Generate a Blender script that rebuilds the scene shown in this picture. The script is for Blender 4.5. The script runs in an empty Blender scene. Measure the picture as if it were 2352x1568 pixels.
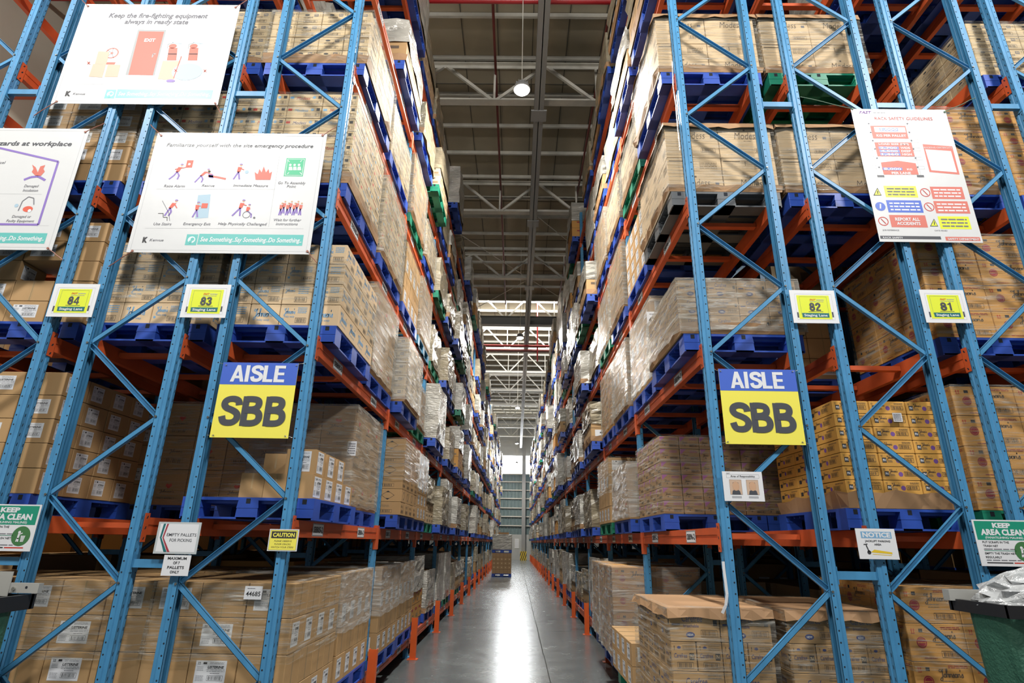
import bpy, math, random
from mathutils import Vector, Matrix
random.seed(7)
S = bpy.context.scene
COL = S.collection

# ------------------------------------------------------------------ camera
CAMH = 1.72
R_ = Vector((0.9998450736, 0.0061968068, 0.0164750824))
U_ = Vector((-0.0135068794, -0.3300701182, 0.9438597784))
F_ = Vector((-0.0112868490, 0.9439360766, 0.3299352821))
FPX = 1316.4
cam = bpy.data.cameras.new('camera')
cam.sensor_width = 36.0
cam.lens = 36.0 * FPX / 2352.0
cam.clip_start = 0.05
cam.clip_end = 300
camo = bpy.data.objects.new('camera', cam)
COL.objects.link(camo)
camo.matrix_world = Matrix(((R_.x, U_.x, -F_.x, 0), (R_.y, U_.y, -F_.y, 0), (R_.z, U_.z, -F_.z, CAMH), (0, 0, 0, 1)))
S.camera = camo

# ------------------------------------------------------------------ exposure, world and lights
S.view_settings.view_transform = 'Standard'
S.view_settings.look = 'None'
S.view_settings.exposure = 0.0
S.view_settings.gamma = 1.0
S.view_settings.use_curve_mapping = False
S.cycles.max_bounces = 6
S.cycles.diffuse_bounces = 1
S.cycles.glossy_bounces = 3
S.cycles.transmission_bounces = 2
S.cycles.transparent_max_bounces = 10
S.cycles.sample_clamp_indirect = 4.0
S.cycles.caustics_reflective = False
S.cycles.caustics_refractive = False
S.cycles.use_adaptive_sampling = True
S.cycles.adaptive_threshold = 0.02
S.cycles.use_denoising = True

W = bpy.data.worlds.new('world')
S.world = W
W.use_nodes = True
W.node_tree.nodes['Background'].inputs[0].default_value = (0.93, 0.96, 1.0, 1)
W.node_tree.nodes['Background'].inputs[1].default_value = 0.05

def area(name, loc, target, sx, sy, power, color=(1, 1, 1), shape='RECTANGLE', spread=180):
    l = bpy.data.lights.new(name, 'AREA')
    l.shape = shape
    l.size = sx
    l.size_y = sy
    l.energy = power
    l.color = color
    l.spread = math.radians(spread)
    o = bpy.data.objects.new(name, l)
    COL.objects.link(o)
    o.location = loc
    d = Vector(target) - Vector(loc)
    o.rotation_euler = d.to_track_quat('-Z', 'Y').to_euler()
    return o

# daylight through the loading doors behind the camera
area('dock_daylight', (0, -9, 2.6), (0, 5, 3.0), 16, 4.2, 120, (0.95, 0.98, 1.0))
# high bay lamps of the staging area, above and behind the camera
for lx in (-6.5, 0, 6.5):
    area('staging_high_bay', (lx, -0.4, 9.6), (lx * 0.7, 4.6, 2.6), 1.1, 1.1, 540, (1.0, 0.975, 0.93), 'DISK')
# daylight through the roof-step clerestory and the end window
area('clerestory_daylight', (0, 26.4, 13.6), (0, 40, 14.6), 22, 1.2, 4200, (1.0, 0.98, 0.94))
area('end_window_daylight', (0, 61.3, 9.9), (0, 30, 3), 10, 2.0, 1100, (0.92, 0.97, 1.0))
LAMPS = [(0.0, 7.82, 9.0), (0.06, 20.4, 9.0), (0.0, 32.4, 9.0), (-0.02, 45.0, 9.0), (0, 57.0, 9.0)]
for p in LAMPS:
    area('aisle_high_bay', (p[0], p[1], p[2] - 0.06), (p[0], p[1], 0), 0.22, 0.22, 420 if p[1] < 10 else 420, (1.0, 0.97, 0.9), 'DISK', 165)

# ------------------------------------------------------------------ pixel of the photograph -> point on a real plane
def ray(x, y):
    return F_ + R_ * ((x - 1176.0) / FPX) - U_ * ((y - 784.0) / FPX)
def atY(x, y, Y):
    d = ray(x, y)
    d = d * (Y / d.y)
    return Vector((d.x, d.y, d.z + CAMH))
def atX(x, y, X):
    d = ray(x, y)
    d = d * (X / d.x)
    return Vector((d.x, d.y, d.z + CAMH))
def atZ(x, y, Z):
    d = ray(x, y)
    d = d * ((Z - CAMH) / d.z)
    return Vector((d.x, d.y, d.z + CAMH))

# ------------------------------------------------------------------ materials
def nt(name):
    m = bpy.data.materials.new(name)
    m.use_nodes = True
    t = m.node_tree
    return m, t, t.nodes['Principled BSDF']

def mat(name, col, rough=0.55, metal=0.0, spec=0.5, noise=0.0, nscale=6.0, bump=0.0, bscale=30.0, emit=None, estr=0.0, coat=0.0, stretch=None):
    m, t, b = nt(name)
    b.inputs['Base Color'].default_value = (*col, 1)
    b.inputs['Roughness'].default_value = rough
    b.inputs['Metallic'].default_value = metal
    b.inputs['Specular IOR Level'].default_value = spec
    if coat:
        b.inputs['Coat Weight'].default_value = coat
        b.inputs['Coat Roughness'].default_value = 0.12
    if emit:
        b.inputs['Emission Color'].default_value = (*emit, 1)
        b.inputs['Emission Strength'].default_value = estr
    if noise or bump:
        tc = t.nodes.new('ShaderNodeTexCoord')
        mp = t.nodes.new('ShaderNodeMapping')
        if stretch:
            mp.inputs['Scale'].default_value = stretch
        t.links.new(tc.outputs['Object'], mp.inputs[0])
    if noise:
        n = t.nodes.new('ShaderNodeTexNoise')
        n.inputs['Scale'].default_value = nscale
        n.inputs['Detail'].default_value = 4
        t.links.new(mp.outputs[0], n.inputs['Vector'])
        mr = t.nodes.new('ShaderNodeMapRange')
        mr.inputs['From Min'].default_value = 0.25
        mr.inputs['From Max'].default_value = 0.75
        mr.inputs['To Min'].default_value = 1 - noise
        mr.inputs['To Max'].default_value = 1 + noise
        t.links.new(n.outputs['Fac'], mr.inputs['Value'])
        h = t.nodes.new('ShaderNodeHueSaturation')
        h.inputs['Color'].default_value = (*col, 1)
        t.links.new(mr.outputs[0], h.inputs['Value'])
        t.links.new(h.outputs[0], b.inputs['Base Color'])
    if bump:
        n2 = t.nodes.new('ShaderNodeTexNoise')
        n2.inputs['Scale'].default_value = bscale
        n2.inputs['Detail'].default_value = 3
        t.links.new(mp.outputs[0], n2.inputs['Vector'])
        bp = t.nodes.new('ShaderNodeBump')
        bp.inputs['Strength'].default_value = bump
        bp.inputs['Distance'].default_value = 0.02
        t.links.new(n2.outputs['Fac'], bp.inputs['Height'])
        t.links.new(bp.outputs[0], b.inputs['Normal'])
    return m

def carton_mat(name, col, var=0.10):
    """kraft board: object-random lightness, fine vertical fluting"""
    m, t, b = nt(name)
    b.inputs['Roughness'].default_value = 0.62
    b.inputs['Specular IOR Level'].default_value = 0.3
    oi = t.nodes.new('ShaderNodeObjectInfo')
    tc = t.nodes.new('ShaderNodeTexCoord')
    n = t.nodes.new('ShaderNodeTexNoise')
    n.inputs['Scale'].default_value = 3.5
    n.inputs['Detail'].default_value = 3
    add = t.nodes.new('ShaderNodeVectorMath')
    add.operation = 'ADD'
    t.links.new(tc.outputs['Object'], add.inputs[0])
    cmb = t.nodes.new('ShaderNodeCombineXYZ')
    mul = t.nodes.new('ShaderNodeMath')
    mul.operation = 'MULTIPLY'
    mul.inputs[1].default_value = 37.0
    t.links.new(oi.outputs['Random'], mul.inputs[0])
    t.links.new(mul.outputs[0], cmb.inputs[0])
    t.links.new(cmb.outputs[0], add.inputs[1])
    t.links.new(add.outputs[0], n.inputs['Vector'])
    a = t.nodes.new('ShaderNodeMath')
    a.operation = 'ADD'
    t.links.new(n.outputs['Fac'], a.inputs[0])
    t.links.new(oi.outputs['Random'], a.inputs[1])
    mr = t.nodes.new('ShaderNodeMapRange')
    mr.inputs['From Min'].default_value = 0.3
    mr.inputs['From Max'].default_value = 1.7
    mr.inputs['To Min'].default_value = 1 - var
    mr.inputs['To Max'].default_value = 1 + var
    t.links.new(a.outputs[0], mr.inputs['Value'])
    h = t.nodes.new('ShaderNodeHueSaturation')
    h.inputs['Color'].default_value = (*col, 1)
    t.links.new(mr.outputs[0], h.inputs['Value'])
    t.links.new(h.outputs[0], b.inputs['Base Color'])
    return m

def film_mat(name, cover, tint=(0.52, 0.49, 0.43), stretch=(1.6, 1.6, 30.0)):
    """clear stretch film: mostly see-through, glossy wrinkles, lamp highlights painted in as pale streaks"""
    m = bpy.data.materials.new(name)
    m.use_nodes = True
    t = m.node_tree
    t.nodes.clear()
    out = t.nodes.new('ShaderNodeOutputMaterial')
    tr = t.nodes.new('ShaderNodeBsdfTransparent')
    tr.inputs[0].default_value = (0.97, 0.97, 0.95, 1)
    pb = t.nodes.new('ShaderNodeBsdfPrincipled')
    pb.inputs['Base Color'].default_value = (*tint, 1)
    pb.inputs['Roughness'].default_value = 0.2
    pb.inputs['Specular IOR Level'].default_value = 1.0
    tc = t.nodes.new('ShaderNodeTexCoord')
    oi = t.nodes.new('ShaderNodeObjectInfo')
    mp = t.nodes.new('ShaderNodeMapping')
    mp.inputs['Scale'].default_value = stretch
    mp.inputs['Rotation'].default_value = (0.1, 0.12, 0)
    add = t.nodes.new('ShaderNodeVectorMath')
    add.operation = 'ADD'
    t.links.new(tc.outputs['Object'], mp.inputs[0])
    t.links.new(mp.outputs[0], add.inputs[0])
    mul = t.nodes.new('ShaderNodeMath')
    mul.operation = 'MULTIPLY'
    mul.inputs[1].default_value = 51.0
    t.links.new(oi.outputs['Random'], mul.inputs[0])
    t.links.new(mul.outputs[0], add.inputs[1])
    n = t.nodes.new('ShaderNodeTexNoise')
    n.inputs['Scale'].default_value = 1.6
    n.inputs['Detail'].default_value = 6
    n.inputs['Roughness'].default_value = 0.65
    n.inputs['Distortion'].default_value = 0.6
    t.links.new(add.outputs[0], n.inputs['Vector'])
    bp = t.nodes.new('ShaderNodeBump')
    bp.inputs['Strength'].default_value = 0.9
    bp.inputs['Distance'].default_value = 0.02
    t.links.new(n.outputs['Fac'], bp.inputs['Height'])
    t.links.new(bp.outputs[0], pb.inputs['Normal'])
    mr = t.nodes.new('ShaderNodeMapRange')
    mr.inputs['From Min'].default_value = 0.48
    mr.inputs['From Max'].default_value = 0.70
    mr.inputs['To Min'].default_value = cover
    mr.inputs['To Max'].default_value = min(1.0, cover + 0.68)
    t.links.new(n.outputs['Fac'], mr.inputs['Value'])
    mx = t.nodes.new('ShaderNodeMixShader')
    t.links.new(mr.outputs[0], mx.inputs[0])
    t.links.new(tr.outputs[0], mx.inputs[1])
    t.links.new(pb.outputs[0], mx.inputs[2])
    t.links.new(mx.outputs[0], out.inputs[0])
    return m

BLUE = mat('blue_steel', (0.065, 0.265, 0.50), 0.42, 0.0, 0.55, noise=0.16, nscale=9, stretch=(1, 1, 0.5))
HOLE = mat('hole_dark', (0.012, 0.016, 0.025), 0.9)  # flat dark patches painted for the shade inside holes and slots
GALV = mat('galvanised', (0.45, 0.45, 0.42), 0.4, 0.8)
ORANGE = mat('orange_steel', (0.60, 0.10, 0.028), 0.45, noise=0.14, nscale=5)
ORANGE2 = mat('orange_guard', (0.74, 0.115, 0.02), 0.45, noise=0.1)
PBLUE = mat('pallet_blue', (0.03, 0.088, 0.45), 0.42, noise=0.22, nscale=5)
PGREEN = mat('pallet_green', (0.012, 0.22, 0.13), 0.45, noise=0.2, nscale=5)
PGREY = mat('pallet_grey', (0.11, 0.12, 0.13), 0.5, noise=0.2, nscale=5)
PCYAN = mat('pallet_cyan', (0.05, 0.24, 0.42), 0.45, noise=0.2)
WHITE = mat('white_paper', (0.80, 0.81, 0.84), 0.5)
VINYL = mat('white_vinyl', (0.71, 0.72, 0.73), 0.32, spec=0.5, bump=0.12, bscale=5)
BLACK = mat('black_ink', (0.035, 0.035, 0.04), 0.6)
GREYINK = mat('grey_ink', (0.17, 0.17, 0.20), 0.6)
LGREY = mat('pale_grey_ink', (0.42, 0.43, 0.46), 0.6)
DARKINK = mat('brown_ink', (0.13, 0.09, 0.06), 0.7)
SOFTINK = mat('soft_brown_ink', (0.30, 0.21, 0.12), 0.7)
REDINK = mat('red_ink', (0.62, 0.045, 0.03), 0.6)
DREDINK = mat('maroon_ink', (0.38, 0.04, 0.06), 0.6)
SBLUE = mat('soap_blue_ink', (0.20, 0.42, 0.66), 0.6)
NAVY = mat('navy_ink', (0.05, 0.07, 0.22), 0.6)
PURPLE = mat('purple_ink', (0.20, 0.09, 0.33), 0.6)
VIOLET = mat('violet_corner', (0.42, 0.14, 0.38), 0.6)
KRAFT = carton_mat('kraft_board', (0.50, 0.31, 0.145))
PEACH = carton_mat('peach_board', (0.72, 0.53, 0.33), 0.06)
PALE = carton_mat('pale_board', (0.70, 0.53, 0.32), 0.07)
AMBER = carton_mat('amber_board', (0.66, 0.34, 0.10), 0.08)
YELLOWC = carton_mat('yellow_board', (0.70, 0.37, 0.085), 0.06)
DUSTY = carton_mat('dusty_board', (0.40, 0.25, 0.13), 0.1)
LINER = carton_mat('liner_board', (0.43, 0.255, 0.135), 0.05)
SEAM = mat('carton_seam', (0.10, 0.055, 0.025), 0.9)
TAPE = mat('clear_tape', (0.50, 0.34, 0.17), 0.15, spec=0.8)
FILM = film_mat('stretch_film', 0.06)
FILMB = film_mat('stretch_film_tight', 0.32, stretch=(1.5, 1.5, 14.0))
FILMS = film_mat('stretch_film_painted_glint', 0.30, (0.72, 0.71, 0.68), (1.2, 2.0, 12.0))  # brighter tint puts silver glints into the film colour
FILMO = mat('stretch_film_cloudy', (0.34, 0.29, 0.20), 0.24, spec=0.9, noise=0.35, nscale=2.2, bump=0.9, bscale=9, stretch=(1, 1, 3.0))
FILMG = mat('stretch_film_silver', (0.46, 0.44, 0.39), 0.2, spec=1.0, noise=0.4, nscale=2.5, bump=1.0, bscale=10, stretch=(1, 1, 3.5))

# ------------------------------------------------------------------ mesh helper
class MB:
    def __init__(s):
        s.v, s.f, s.m, s.mats = [], [], [], []
    def mi(s, mt):
        if mt not in s.mats:
            s.mats.append(mt)
        return s.mats.index(mt)
    def poly(s, pts, mt):
        n = len(s.v)
        s.v += [tuple(p) for p in pts]
        s.f.append(tuple(range(n, n + len(pts))))
        s.m.append(s.mi(mt))
    def add(s, vs, fs, mt):
        n = len(s.v)
        s.v += [tuple(p) for p in vs]
        i = s.mi(mt)
        for f in fs:
            s.f.append(tuple(k + n for k in f))
            s.m.append(i)
    def box(s, x0, x1, y0, y1, z0, z1, mt):
        s.add([(x0, y0, z0), (x1, y0, z0), (x1, y1, z0), (x0, y1, z0), (x0, y0, z1), (x1, y0, z1), (x1, y1, z1), (x0, y1, z1)],
              [(0, 3, 2, 1), (4, 5, 6, 7), (0, 1, 5, 4), (1, 2, 6, 5), (2, 3, 7, 6), (3, 0, 4, 7)], mt)
    def bar(s, p, q, w, h, mt, side=None):
        """rectangular bar from p to q; side = direction of the width"""
        p, q = Vector(p), Vector(q)
        d = (q - p).normalized()
        a = Vector(side) if side is not None else (Vector((0, 1, 0)) if abs(d.y) < 0.9 else Vector((1, 0, 0)))
        a = (a - d * a.dot(d)).normalized() * (w / 2)
        b = d.cross(a).normalized() * (h / 2)
        vs = [p - a - b, p + a - b, p + a + b, p - a + b, q - a - b, q + a - b, q + a + b, q - a + b]
        s.add(vs, [(0, 3, 2, 1), (4, 5, 6, 7), (0, 1, 5, 4), (1, 2, 6, 5), (2, 3, 7, 6), (3, 0, 4, 7)], mt)
    def cyl(s, p, q, r, mt, n=10, r2=None):
        p, q = Vector(p), Vector(q)
        d = (q - p).normalized()
        a = d.orthogonal().normalized()
        b = d.cross(a)
        r2 = r if r2 is None else r2
        vs = []
        for i in range(n):
            t = 2 * math.pi * i / n
            vs.append(p + (a * math.cos(t) + b * math.sin(t)) * r)
        for i in range(n):
            t = 2 * math.pi * i / n
            vs.append(q + (a * math.cos(t) + b * math.sin(t)) * r2)
        fs = [(i, (i + 1) % n, n + (i + 1) % n, n + i) for i in range(n)] + [tuple(range(n - 1, -1, -1)), tuple(range(n, 2 * n))]
        s.add(vs, fs, mt)
    def tube(s, pts, r, mt, n=6):
        for a, b in zip(pts, pts[1:]):
            s.cyl(a, b, r, mt, n)
    def mesh(s, name):
        me = bpy.data.meshes.new(name)
        me.from_pydata(s.v, [], s.f)
        for mt in s.mats:
            me.materials.append(mt)
        me.polygons.foreach_set('material_index', s.m)
        me.update()
        return me
    def build(s, name, parent=None, loc=(0, 0, 0)):
        return inst(name, s.mesh(name), parent, loc)

def inst(name, me, parent=None, loc=(0, 0, 0), rz=0.0):
    o = bpy.data.objects.new(name, me)
    COL.objects.link(o)
    o.location = loc
    if rz:
        o.rotation_euler = (0, 0, rz)
    if parent is not None:
        o.parent = parent
    return o

def tag(o, label, cat, group=None):
    o['label'] = label
    o['category'] = cat
    if group:
        o['group'] = group
    return o

def thing(name, label, cat, loc=(0, 0, 0), group=None):
    o = bpy.data.objects.new(name, None)
    COL.objects.link(o)
    o.location = loc
    o.empty_display_size = 0.1
    return tag(o, label, cat, group)

def structure(o):
    o['kind'] = 'structure'
    return o

ORD = ['first', 'second', 'third', 'fourth', 'fifth', 'sixth', 'seventh', 'eighth', 'ninth', 'tenth', 'eleventh', 'twelfth', 'thirteenth',
       'fourteenth', 'fifteenth', 'sixteenth', 'seventeenth', 'eighteenth', 'nineteenth', 'twentieth', 'twenty-first', 'twenty-second']

# ------------------------------------------------------------------ lettering
_tc = {}
def text_geo(s, bold=0.0, shear=0.0):
    k = (s, bold, shear)
    if k in _tc:
        return _tc[k]
    c = bpy.data.curves.new('lettering', 'FONT')
    c.body = s
    c.resolution_u = 2
    c.offset = bold
    o = bpy.data.objects.new('lettering', c)
    COL.objects.link(o)
    dg = bpy.context.evaluated_depsgraph_get()
    me = o.evaluated_get(dg).to_mesh()
    vs = [(v.co.x + shear * v.co.y, v.co.y) for v in me.vertices]
    fs = [tuple(p.vertices) for p in me.polygons]
    bpy.data.objects.remove(o)
    bpy.data.curves.remove(c)
    x0 = min(v[0] for v in vs)
    x1 = max(v[0] for v in vs)
    vs = [((x - x0) / (x1 - x0), y / 0.7) for x, y in vs]
    _tc[k] = (vs, fs)
    return _tc[k]

SCRIPT = {
    'J': ([[(.34, .78), (.22, .92), (.05, .9), (.02, .72), (.2, .66), (.42, .82), (.5, 1.0), (.42, .6), (.36, .1), (.28, -.3), (.1, -.42), (.02, -.25), (.2, -.02), (.5, .12)]], .5),
    'o': ([[(.02, .12), (.1, .38), (.24, .42), (.32, .25), (.25, .04), (.12, .02), (.06, .2), (.16, .4), (.36, .34)]], .36),
    'h': ([[(-.02, .32), (.14, .6), (.22, .95), (.12, 1.0), (.08, .7), (.06, .02), (.1, .3), (.24, .44), (.32, .34), (.32, .06), (.4, .04)]], .4),
    'n': ([[(-.02, .3), (.06, .42), (.07, .02), (.12, .3), (.26, .43), (.34, .34), (.34, .06), (.42, .05)]], .42),
    's': ([[(-.02, .08), (.1, .3), (.2, .46), (.22, .3), (.24, .08), (.1, .0), (.02, .08)]], .3),
    "'": ([[(.04, .72), (.06, .95), (.03, .72)]], .1),
}
def spline(pts, k=4):
    out = []
    P = [pts[0]] + list(pts) + [pts[-1]]
    for i in range(1, len(P) - 2):
        for j in range(k):
            t = j / k
            out.append(tuple(0.5 * (2 * P[i][d] + (P[i + 1][d] - P[i - 1][d]) * t + (2 * P[i - 1][d] - 5 * P[i][d] + 4 * P[i + 1][d] - P[i + 2][d]) * t * t
                                    + (3 * P[i][d] - P[i - 1][d] - 3 * P[i + 1][d] + P[i + 2][d]) * t ** 3) for d in (0, 1)))
    out.append(pts[-1])
    return out
def ribbon(pts, w):
    vs, fs = [], []
    for i, p in enumerate(pts):
        a = pts[max(0, i - 1)]
        b = pts[min(len(pts) - 1, i + 1)]
        dx, dy = b[0] - a[0], b[1] - a[1]
        L = math.hypot(dx, dy) or 1
        ww = w * (0.45 + 0.75 * abs(dy) / L)
        nx, ny = -dy / L * ww / 2, dx / L * ww / 2
        vs += [(p[0] + nx, p[1] + ny), (p[0] - nx, p[1] - ny)]
    for i in range(len(pts) - 1):
        fs.append((2 * i, 2 * i + 1, 2 * i + 3, 2 * i + 2))
    return vs, fs
def script_geo(word, k=3):
    key = ('script', word, k)
    if key in _tc:
        return _tc[key]
    x, V, Fc = 0.0, [], []
    for ch in word:
        st, adv = SCRIPT[ch]
        for pl in st:
            vs, fs = ribbon([(a + x, b) for a, b in spline(pl, k)], 0.11)
            n = len(V)
            V += vs
            Fc += [tuple(q + n for q in f) for f in fs]
        x += adv
    x0, x1 = min(v[0] for v in V), max(v[0] for v in V)
    V = [((a - x0) / (x1 - x0), b) for a, b in V]
    _tc[key] = (V, Fc)
    return _tc[key]

def cribbon(pts, w, k=5):
    pts = spline(pts, k)
    vs, fs = [], []
    for i, p in enumerate(pts):
        a, b = pts[max(0, i - 1)], pts[min(len(pts) - 1, i + 1)]
        dx, dy = b[0] - a[0], b[1] - a[1]
        L = math.hypot(dx, dy) or 1
        vs += [(p[0] - dy / L * w / 2, p[1] + dx / L * w / 2), (p[0] + dy / L * w / 2, p[1] - dx / L * w / 2)]
    return vs, [(2 * i, 2 * i + 1, 2 * i + 3, 2 * i + 2) for i in range(len(pts) - 1)]
HEAVY = {
    'S': (.66, [], [[(.56, .70), (.53, .83), (.42, .9), (.26, .9), (.14, .83), (.12, .70), (.20, .60), (.34, .54), (.48, .46), (.55, .36), (.54, .22), (.44, .12), (.28, .1), (.15, .15), (.09, .32)]]),
    'B': (.70, [[(0, 0), (.2, 0), (.2, 1), (0, 1)]], [[(.1, .905), (.32, .905), (.46, .86), (.5, .74), (.45, .62), (.32, .56), (.1, .555)], [(.1, .52), (.36, .52), (.51, .45), (.56, .3), (.51, .16), (.36, .095), (.1, .095)]]),
    'A': (.76, [[(0, 0), (.19, 0), (.45, 1), (.27, 1)], [(.53, 0), (.72, 0), (.45, 1), (.27, 1)], [(.12, .2), (.6, .2), (.57, .36), (.15, .36)]], []),
    'I': (.28, [[(0, 0), (.2, 0), (.2, 1), (0, 1)]], []),
    'L': (.58, [[(0, 0), (.2, 0), (.2, 1), (0, 1)], [(0, 0), (.52, 0), (.52, .17), (0, .17)]], []),
    'E': (.60, [[(0, 0), (.2, 0), (.2, 1), (0, 1)], [(0, 0), (.56, 0), (.56, .17), (0, .17)], [(0, .42), (.52, .42), (.52, .58), (0, .58)], [(0, .83), (.56, .83), (.56, 1), (0, 1)]], []),
    '8': (.66, [], [[(.29, .54), (.15, .6), (.12, .74), (.18, .87), (.29, .91), (.4, .87), (.46, .74), (.43, .6), (.29, .54)], [(.29, .5), (.13, .44), (.09, .29), (.15, .14), (.29, .09), (.43, .14), (.49, .29), (.45, .44), (.29, .5)]]),
    '4': (.64, [[(.34, 0), (.5, 0), (.5, 1), (.34, 1)], [(0, .2), (.6, .2), (.6, .36), (0, .36)], [(0, .36), (.16, .36), (.46, 1), (.30, 1)]], []),
    '3': (.62, [], [[(.08, .74), (.14, .87), (.28, .91), (.42, .86), (.45, .72), (.38, .58), (.22, .53)], [(.22, .51), (.40, .47), (.48, .3), (.42, .14), (.28, .09), (.13, .13), (.07, .28)]]),
    '2': (.60, [[(.02, 0), (.54, 0), (.54, .16), (.02, .16)]], [[(.09, .66), (.12, .82), (.26, .91), (.41, .87), (.46, .7), (.38, .52), (.22, .34), (.12, .1)]]),
    '1': (.46, [[(.2, 0), (.38, 0), (.38, 1), (.24, 1), (.2, .9)], [(.04, .7), (.2, .72), (.3, .95), (.24, 1), (.18, .88), (.04, .82)]], []),
}
def heavy_geo(word):
    key = ('heavy', word)
    if key in _tc:
        return _tc[key]
    x, V, Fc = 0.0, [], []
    for ch in word:
        adv, polys, strokes = HEAVY[ch]
        for q_, pl in enumerate(polys):
            n = len(V)
            V += [(a + x, b, q_ * .35) for a, b in pl]
            Fc.append(tuple(range(n, n + len(pl))))
        for q_, st in enumerate(strokes):
            vs, fs = cribbon([(a + x, b) for a, b in st], .205)
            n = len(V)
            V += [(a, b, (q_ + 1) * 1.1) for a, b in vs]
            Fc += [tuple(q + n for q in f) for f in fs]
        x += adv
    x0, x1 = min(v[0] for v in V), max(v[0] for v in V)
    _tc[key] = ([((a - x0) / (x1 - x0), b, c) for a, b, c in V], Fc)
    return _tc[key]

class Fr:
    """a flat face of a thing: origin, full width vector, full height vector; draws marks on it"""
    def __init__(s, mb, O, U, V, eps=0.0007):
        s.mb, s.O, s.U, s.V = mb, Vector(O), Vector(U), Vector(V)
        s.N = s.U.cross(s.V).normalized()
        s.e = eps
    def p(s, a, b, k=1):
        return s.O + s.U * a + s.V * b + s.N * (s.e * k)
    def rect(s, x0, y0, x1, y1, mt, k=1):
        s.mb.poly([s.p(x0, y0, k), s.p(x1, y0, k), s.p(x1, y1, k), s.p(x0, y1, k)], mt)
    def poly(s, pts, mt, k=1):
        s.mb.poly([s.p(a, b, k) for a, b in pts], mt)
    def line(s, x0, y0, x1, y1, w, mt, k=1):
        lu, lv = s.U.length, s.V.length
        dx, dy = (x1 - x0) * lu, (y1 - y0) * lv
        L = math.hypot(dx, dy) or 1
        nx, ny = -dy / L * w / 2 / lu, dx / L * w / 2 / lv
        s.poly([(x0 + nx, y0 + ny), (x0 - nx, y0 - ny), (x1 - nx, y1 - ny), (x1 + nx, y1 + ny)], mt, k)
    def path(s, pts, w, mt, k=1):
        for a, b in zip(pts, pts[1:]):
            s.line(a[0], a[1], b[0], b[1], w, mt, k)
    def outline(s, x0, y0, x1, y1, w, mt, k=1):
        s.line(x0, y0, x1, y0, w, mt, k)
        s.line(x0, y1, x1, y1, w, mt, k)
        s.line(x0, y0, x0, y1, w, mt, k)
        s.line(x1, y0, x1, y1, w, mt, k)
    def disc(s, cx, cy, r, mt, k=1, n=16, ry=None):
        """r in metres"""
        ry = r if ry is None else ry
        lu, lv = s.U.length, s.V.length
        s.poly([(cx + math.cos(2 * math.pi * i / n) * r / lu, cy + math.sin(2 * math.pi * i / n) * ry / lv) for i in range(n)], mt, k)
    def ring(s, cx, cy, r, w, mt, k=1, n=18):
        lu, lv = s.U.length, s.V.length
        for i in range(n):
            a, b = 2 * math.pi * i / n, 2 * math.pi * (i + 1) / n
            s.poly([(cx + math.cos(t) * q / lu, cy + math.sin(t) * q / lv) for t, q in ((a, r - w), (a, r), (b, r), (b, r - w))], mt, k)
    def text(s, txt, x0, y0, x1, y1, mt, bold=0.0, shear=0.0, k=2, geo=None):
        vs, fs = geo or text_geo(txt, bold, shear)
        s.mb.add([s.p(x0 + (x1 - x0) * q[0], y0 + (y1 - y0) * q[1], k + (q[2] if len(q) > 2 else 0)) for q in vs], fs, mt)
    def script(s, x0, y0, x1, y1, mt, k=2, q=3):
        s.text('', x0, y0, x1, y1, mt, k=k, geo=script_geo("Johnson's", q))
    def dashes(s, x0, y0, x1, y1, n, mt, k=2, seed=0):
        r = random.Random(seed)
        h = (y1 - y0) / n
        for i in range(n):
            x = x0
            y = y1 - h * (i + 0.75)
            while x < x1 - 0.01:
                l = (x1 - x0) * r.uniform(0.1, 0.3)
                s.rect(x, y, min(x1, x + l), y + h * 0.42, mt, k)
                x += l + (x1 - x0) * 0.035
    def barcode(s, x0, y0, x1, y1, mt, k=2, n=9, lw=0.0022):
        s.outline(x0, y0, x1, y1, lw, mt, k)
        r = random.Random(int(x0 * 1000) + n)
        w = (x1 - x0)
        ys, ye = y0 + (y1 - y0) * 0.14, y1 - (y1 - y0) * 0.14
        for i in range(n):
            a = x0 + w * (0.08 + 0.84 * i / n)
            s.rect(a, ys, a + w * 0.84 / n * r.choice((0.3, 0.45, 0.6)), ye, mt, k)
    def arrows(s, x, y, w, h, mt, k=2, two=True):
        for q in ((0, 1) if two else (0,)):
            xx = x + q * w * 0.55
            s.poly([(xx, y + h * 0.6), (xx + w * 0.4, y + h * 0.6), (xx + w * 0.2, y + h)], mt, k)
            s.rect(xx + w * 0.13, y, xx + w * 0.27, y + h * 0.6, mt, k)
        if two:
            s.rect(x, y - h * 0.12, x + w * 0.95, y - h * 0.04, mt, k)

# ------------------------------------------------------------------ carton faces
def white_label(f, x0, y0, x1, y1, v=0):
    f.rect(x0, y0, x1, y1, WHITE, 1)
    w, h = x1 - x0, y1 - y0
    X = lambda a: x0 + w * a
    Y = lambda b: y0 + h * b
    f.arrows(X(.07), Y(.84), w * .09, h * .11, BLACK)
    f.rect(X(.24), Y(.84), X(.36), Y(.93), BLACK, 2)
    f.dashes(X(.45), Y(.84), X(.92), Y(.95), 2, LGREY, seed=v)
    f.text('LISTERINE', X(.40), Y(.66), X(.92), Y(.77), BLACK, 0.03, 0.1)
    f.dashes(X(.38), Y(.50), X(.96), Y(.64), 2, LGREY, seed=v + 1)
    f.dashes(X(.5), Y(.42), X(.8), Y(.47), 1, GREYINK, seed=v + 2)
    f.barcode(X(.42), Y(.13), X(.92), Y(.35), BLACK, n=12, lw=0.0015)
    f.dashes(X(.05), Y(.1), X(.3), Y(.36), 4, LGREY, seed=v + 3)
    f.dashes(X(.06), Y(.55), X(.26), Y(.75), 3, LGREY, seed=v + 4)

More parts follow.
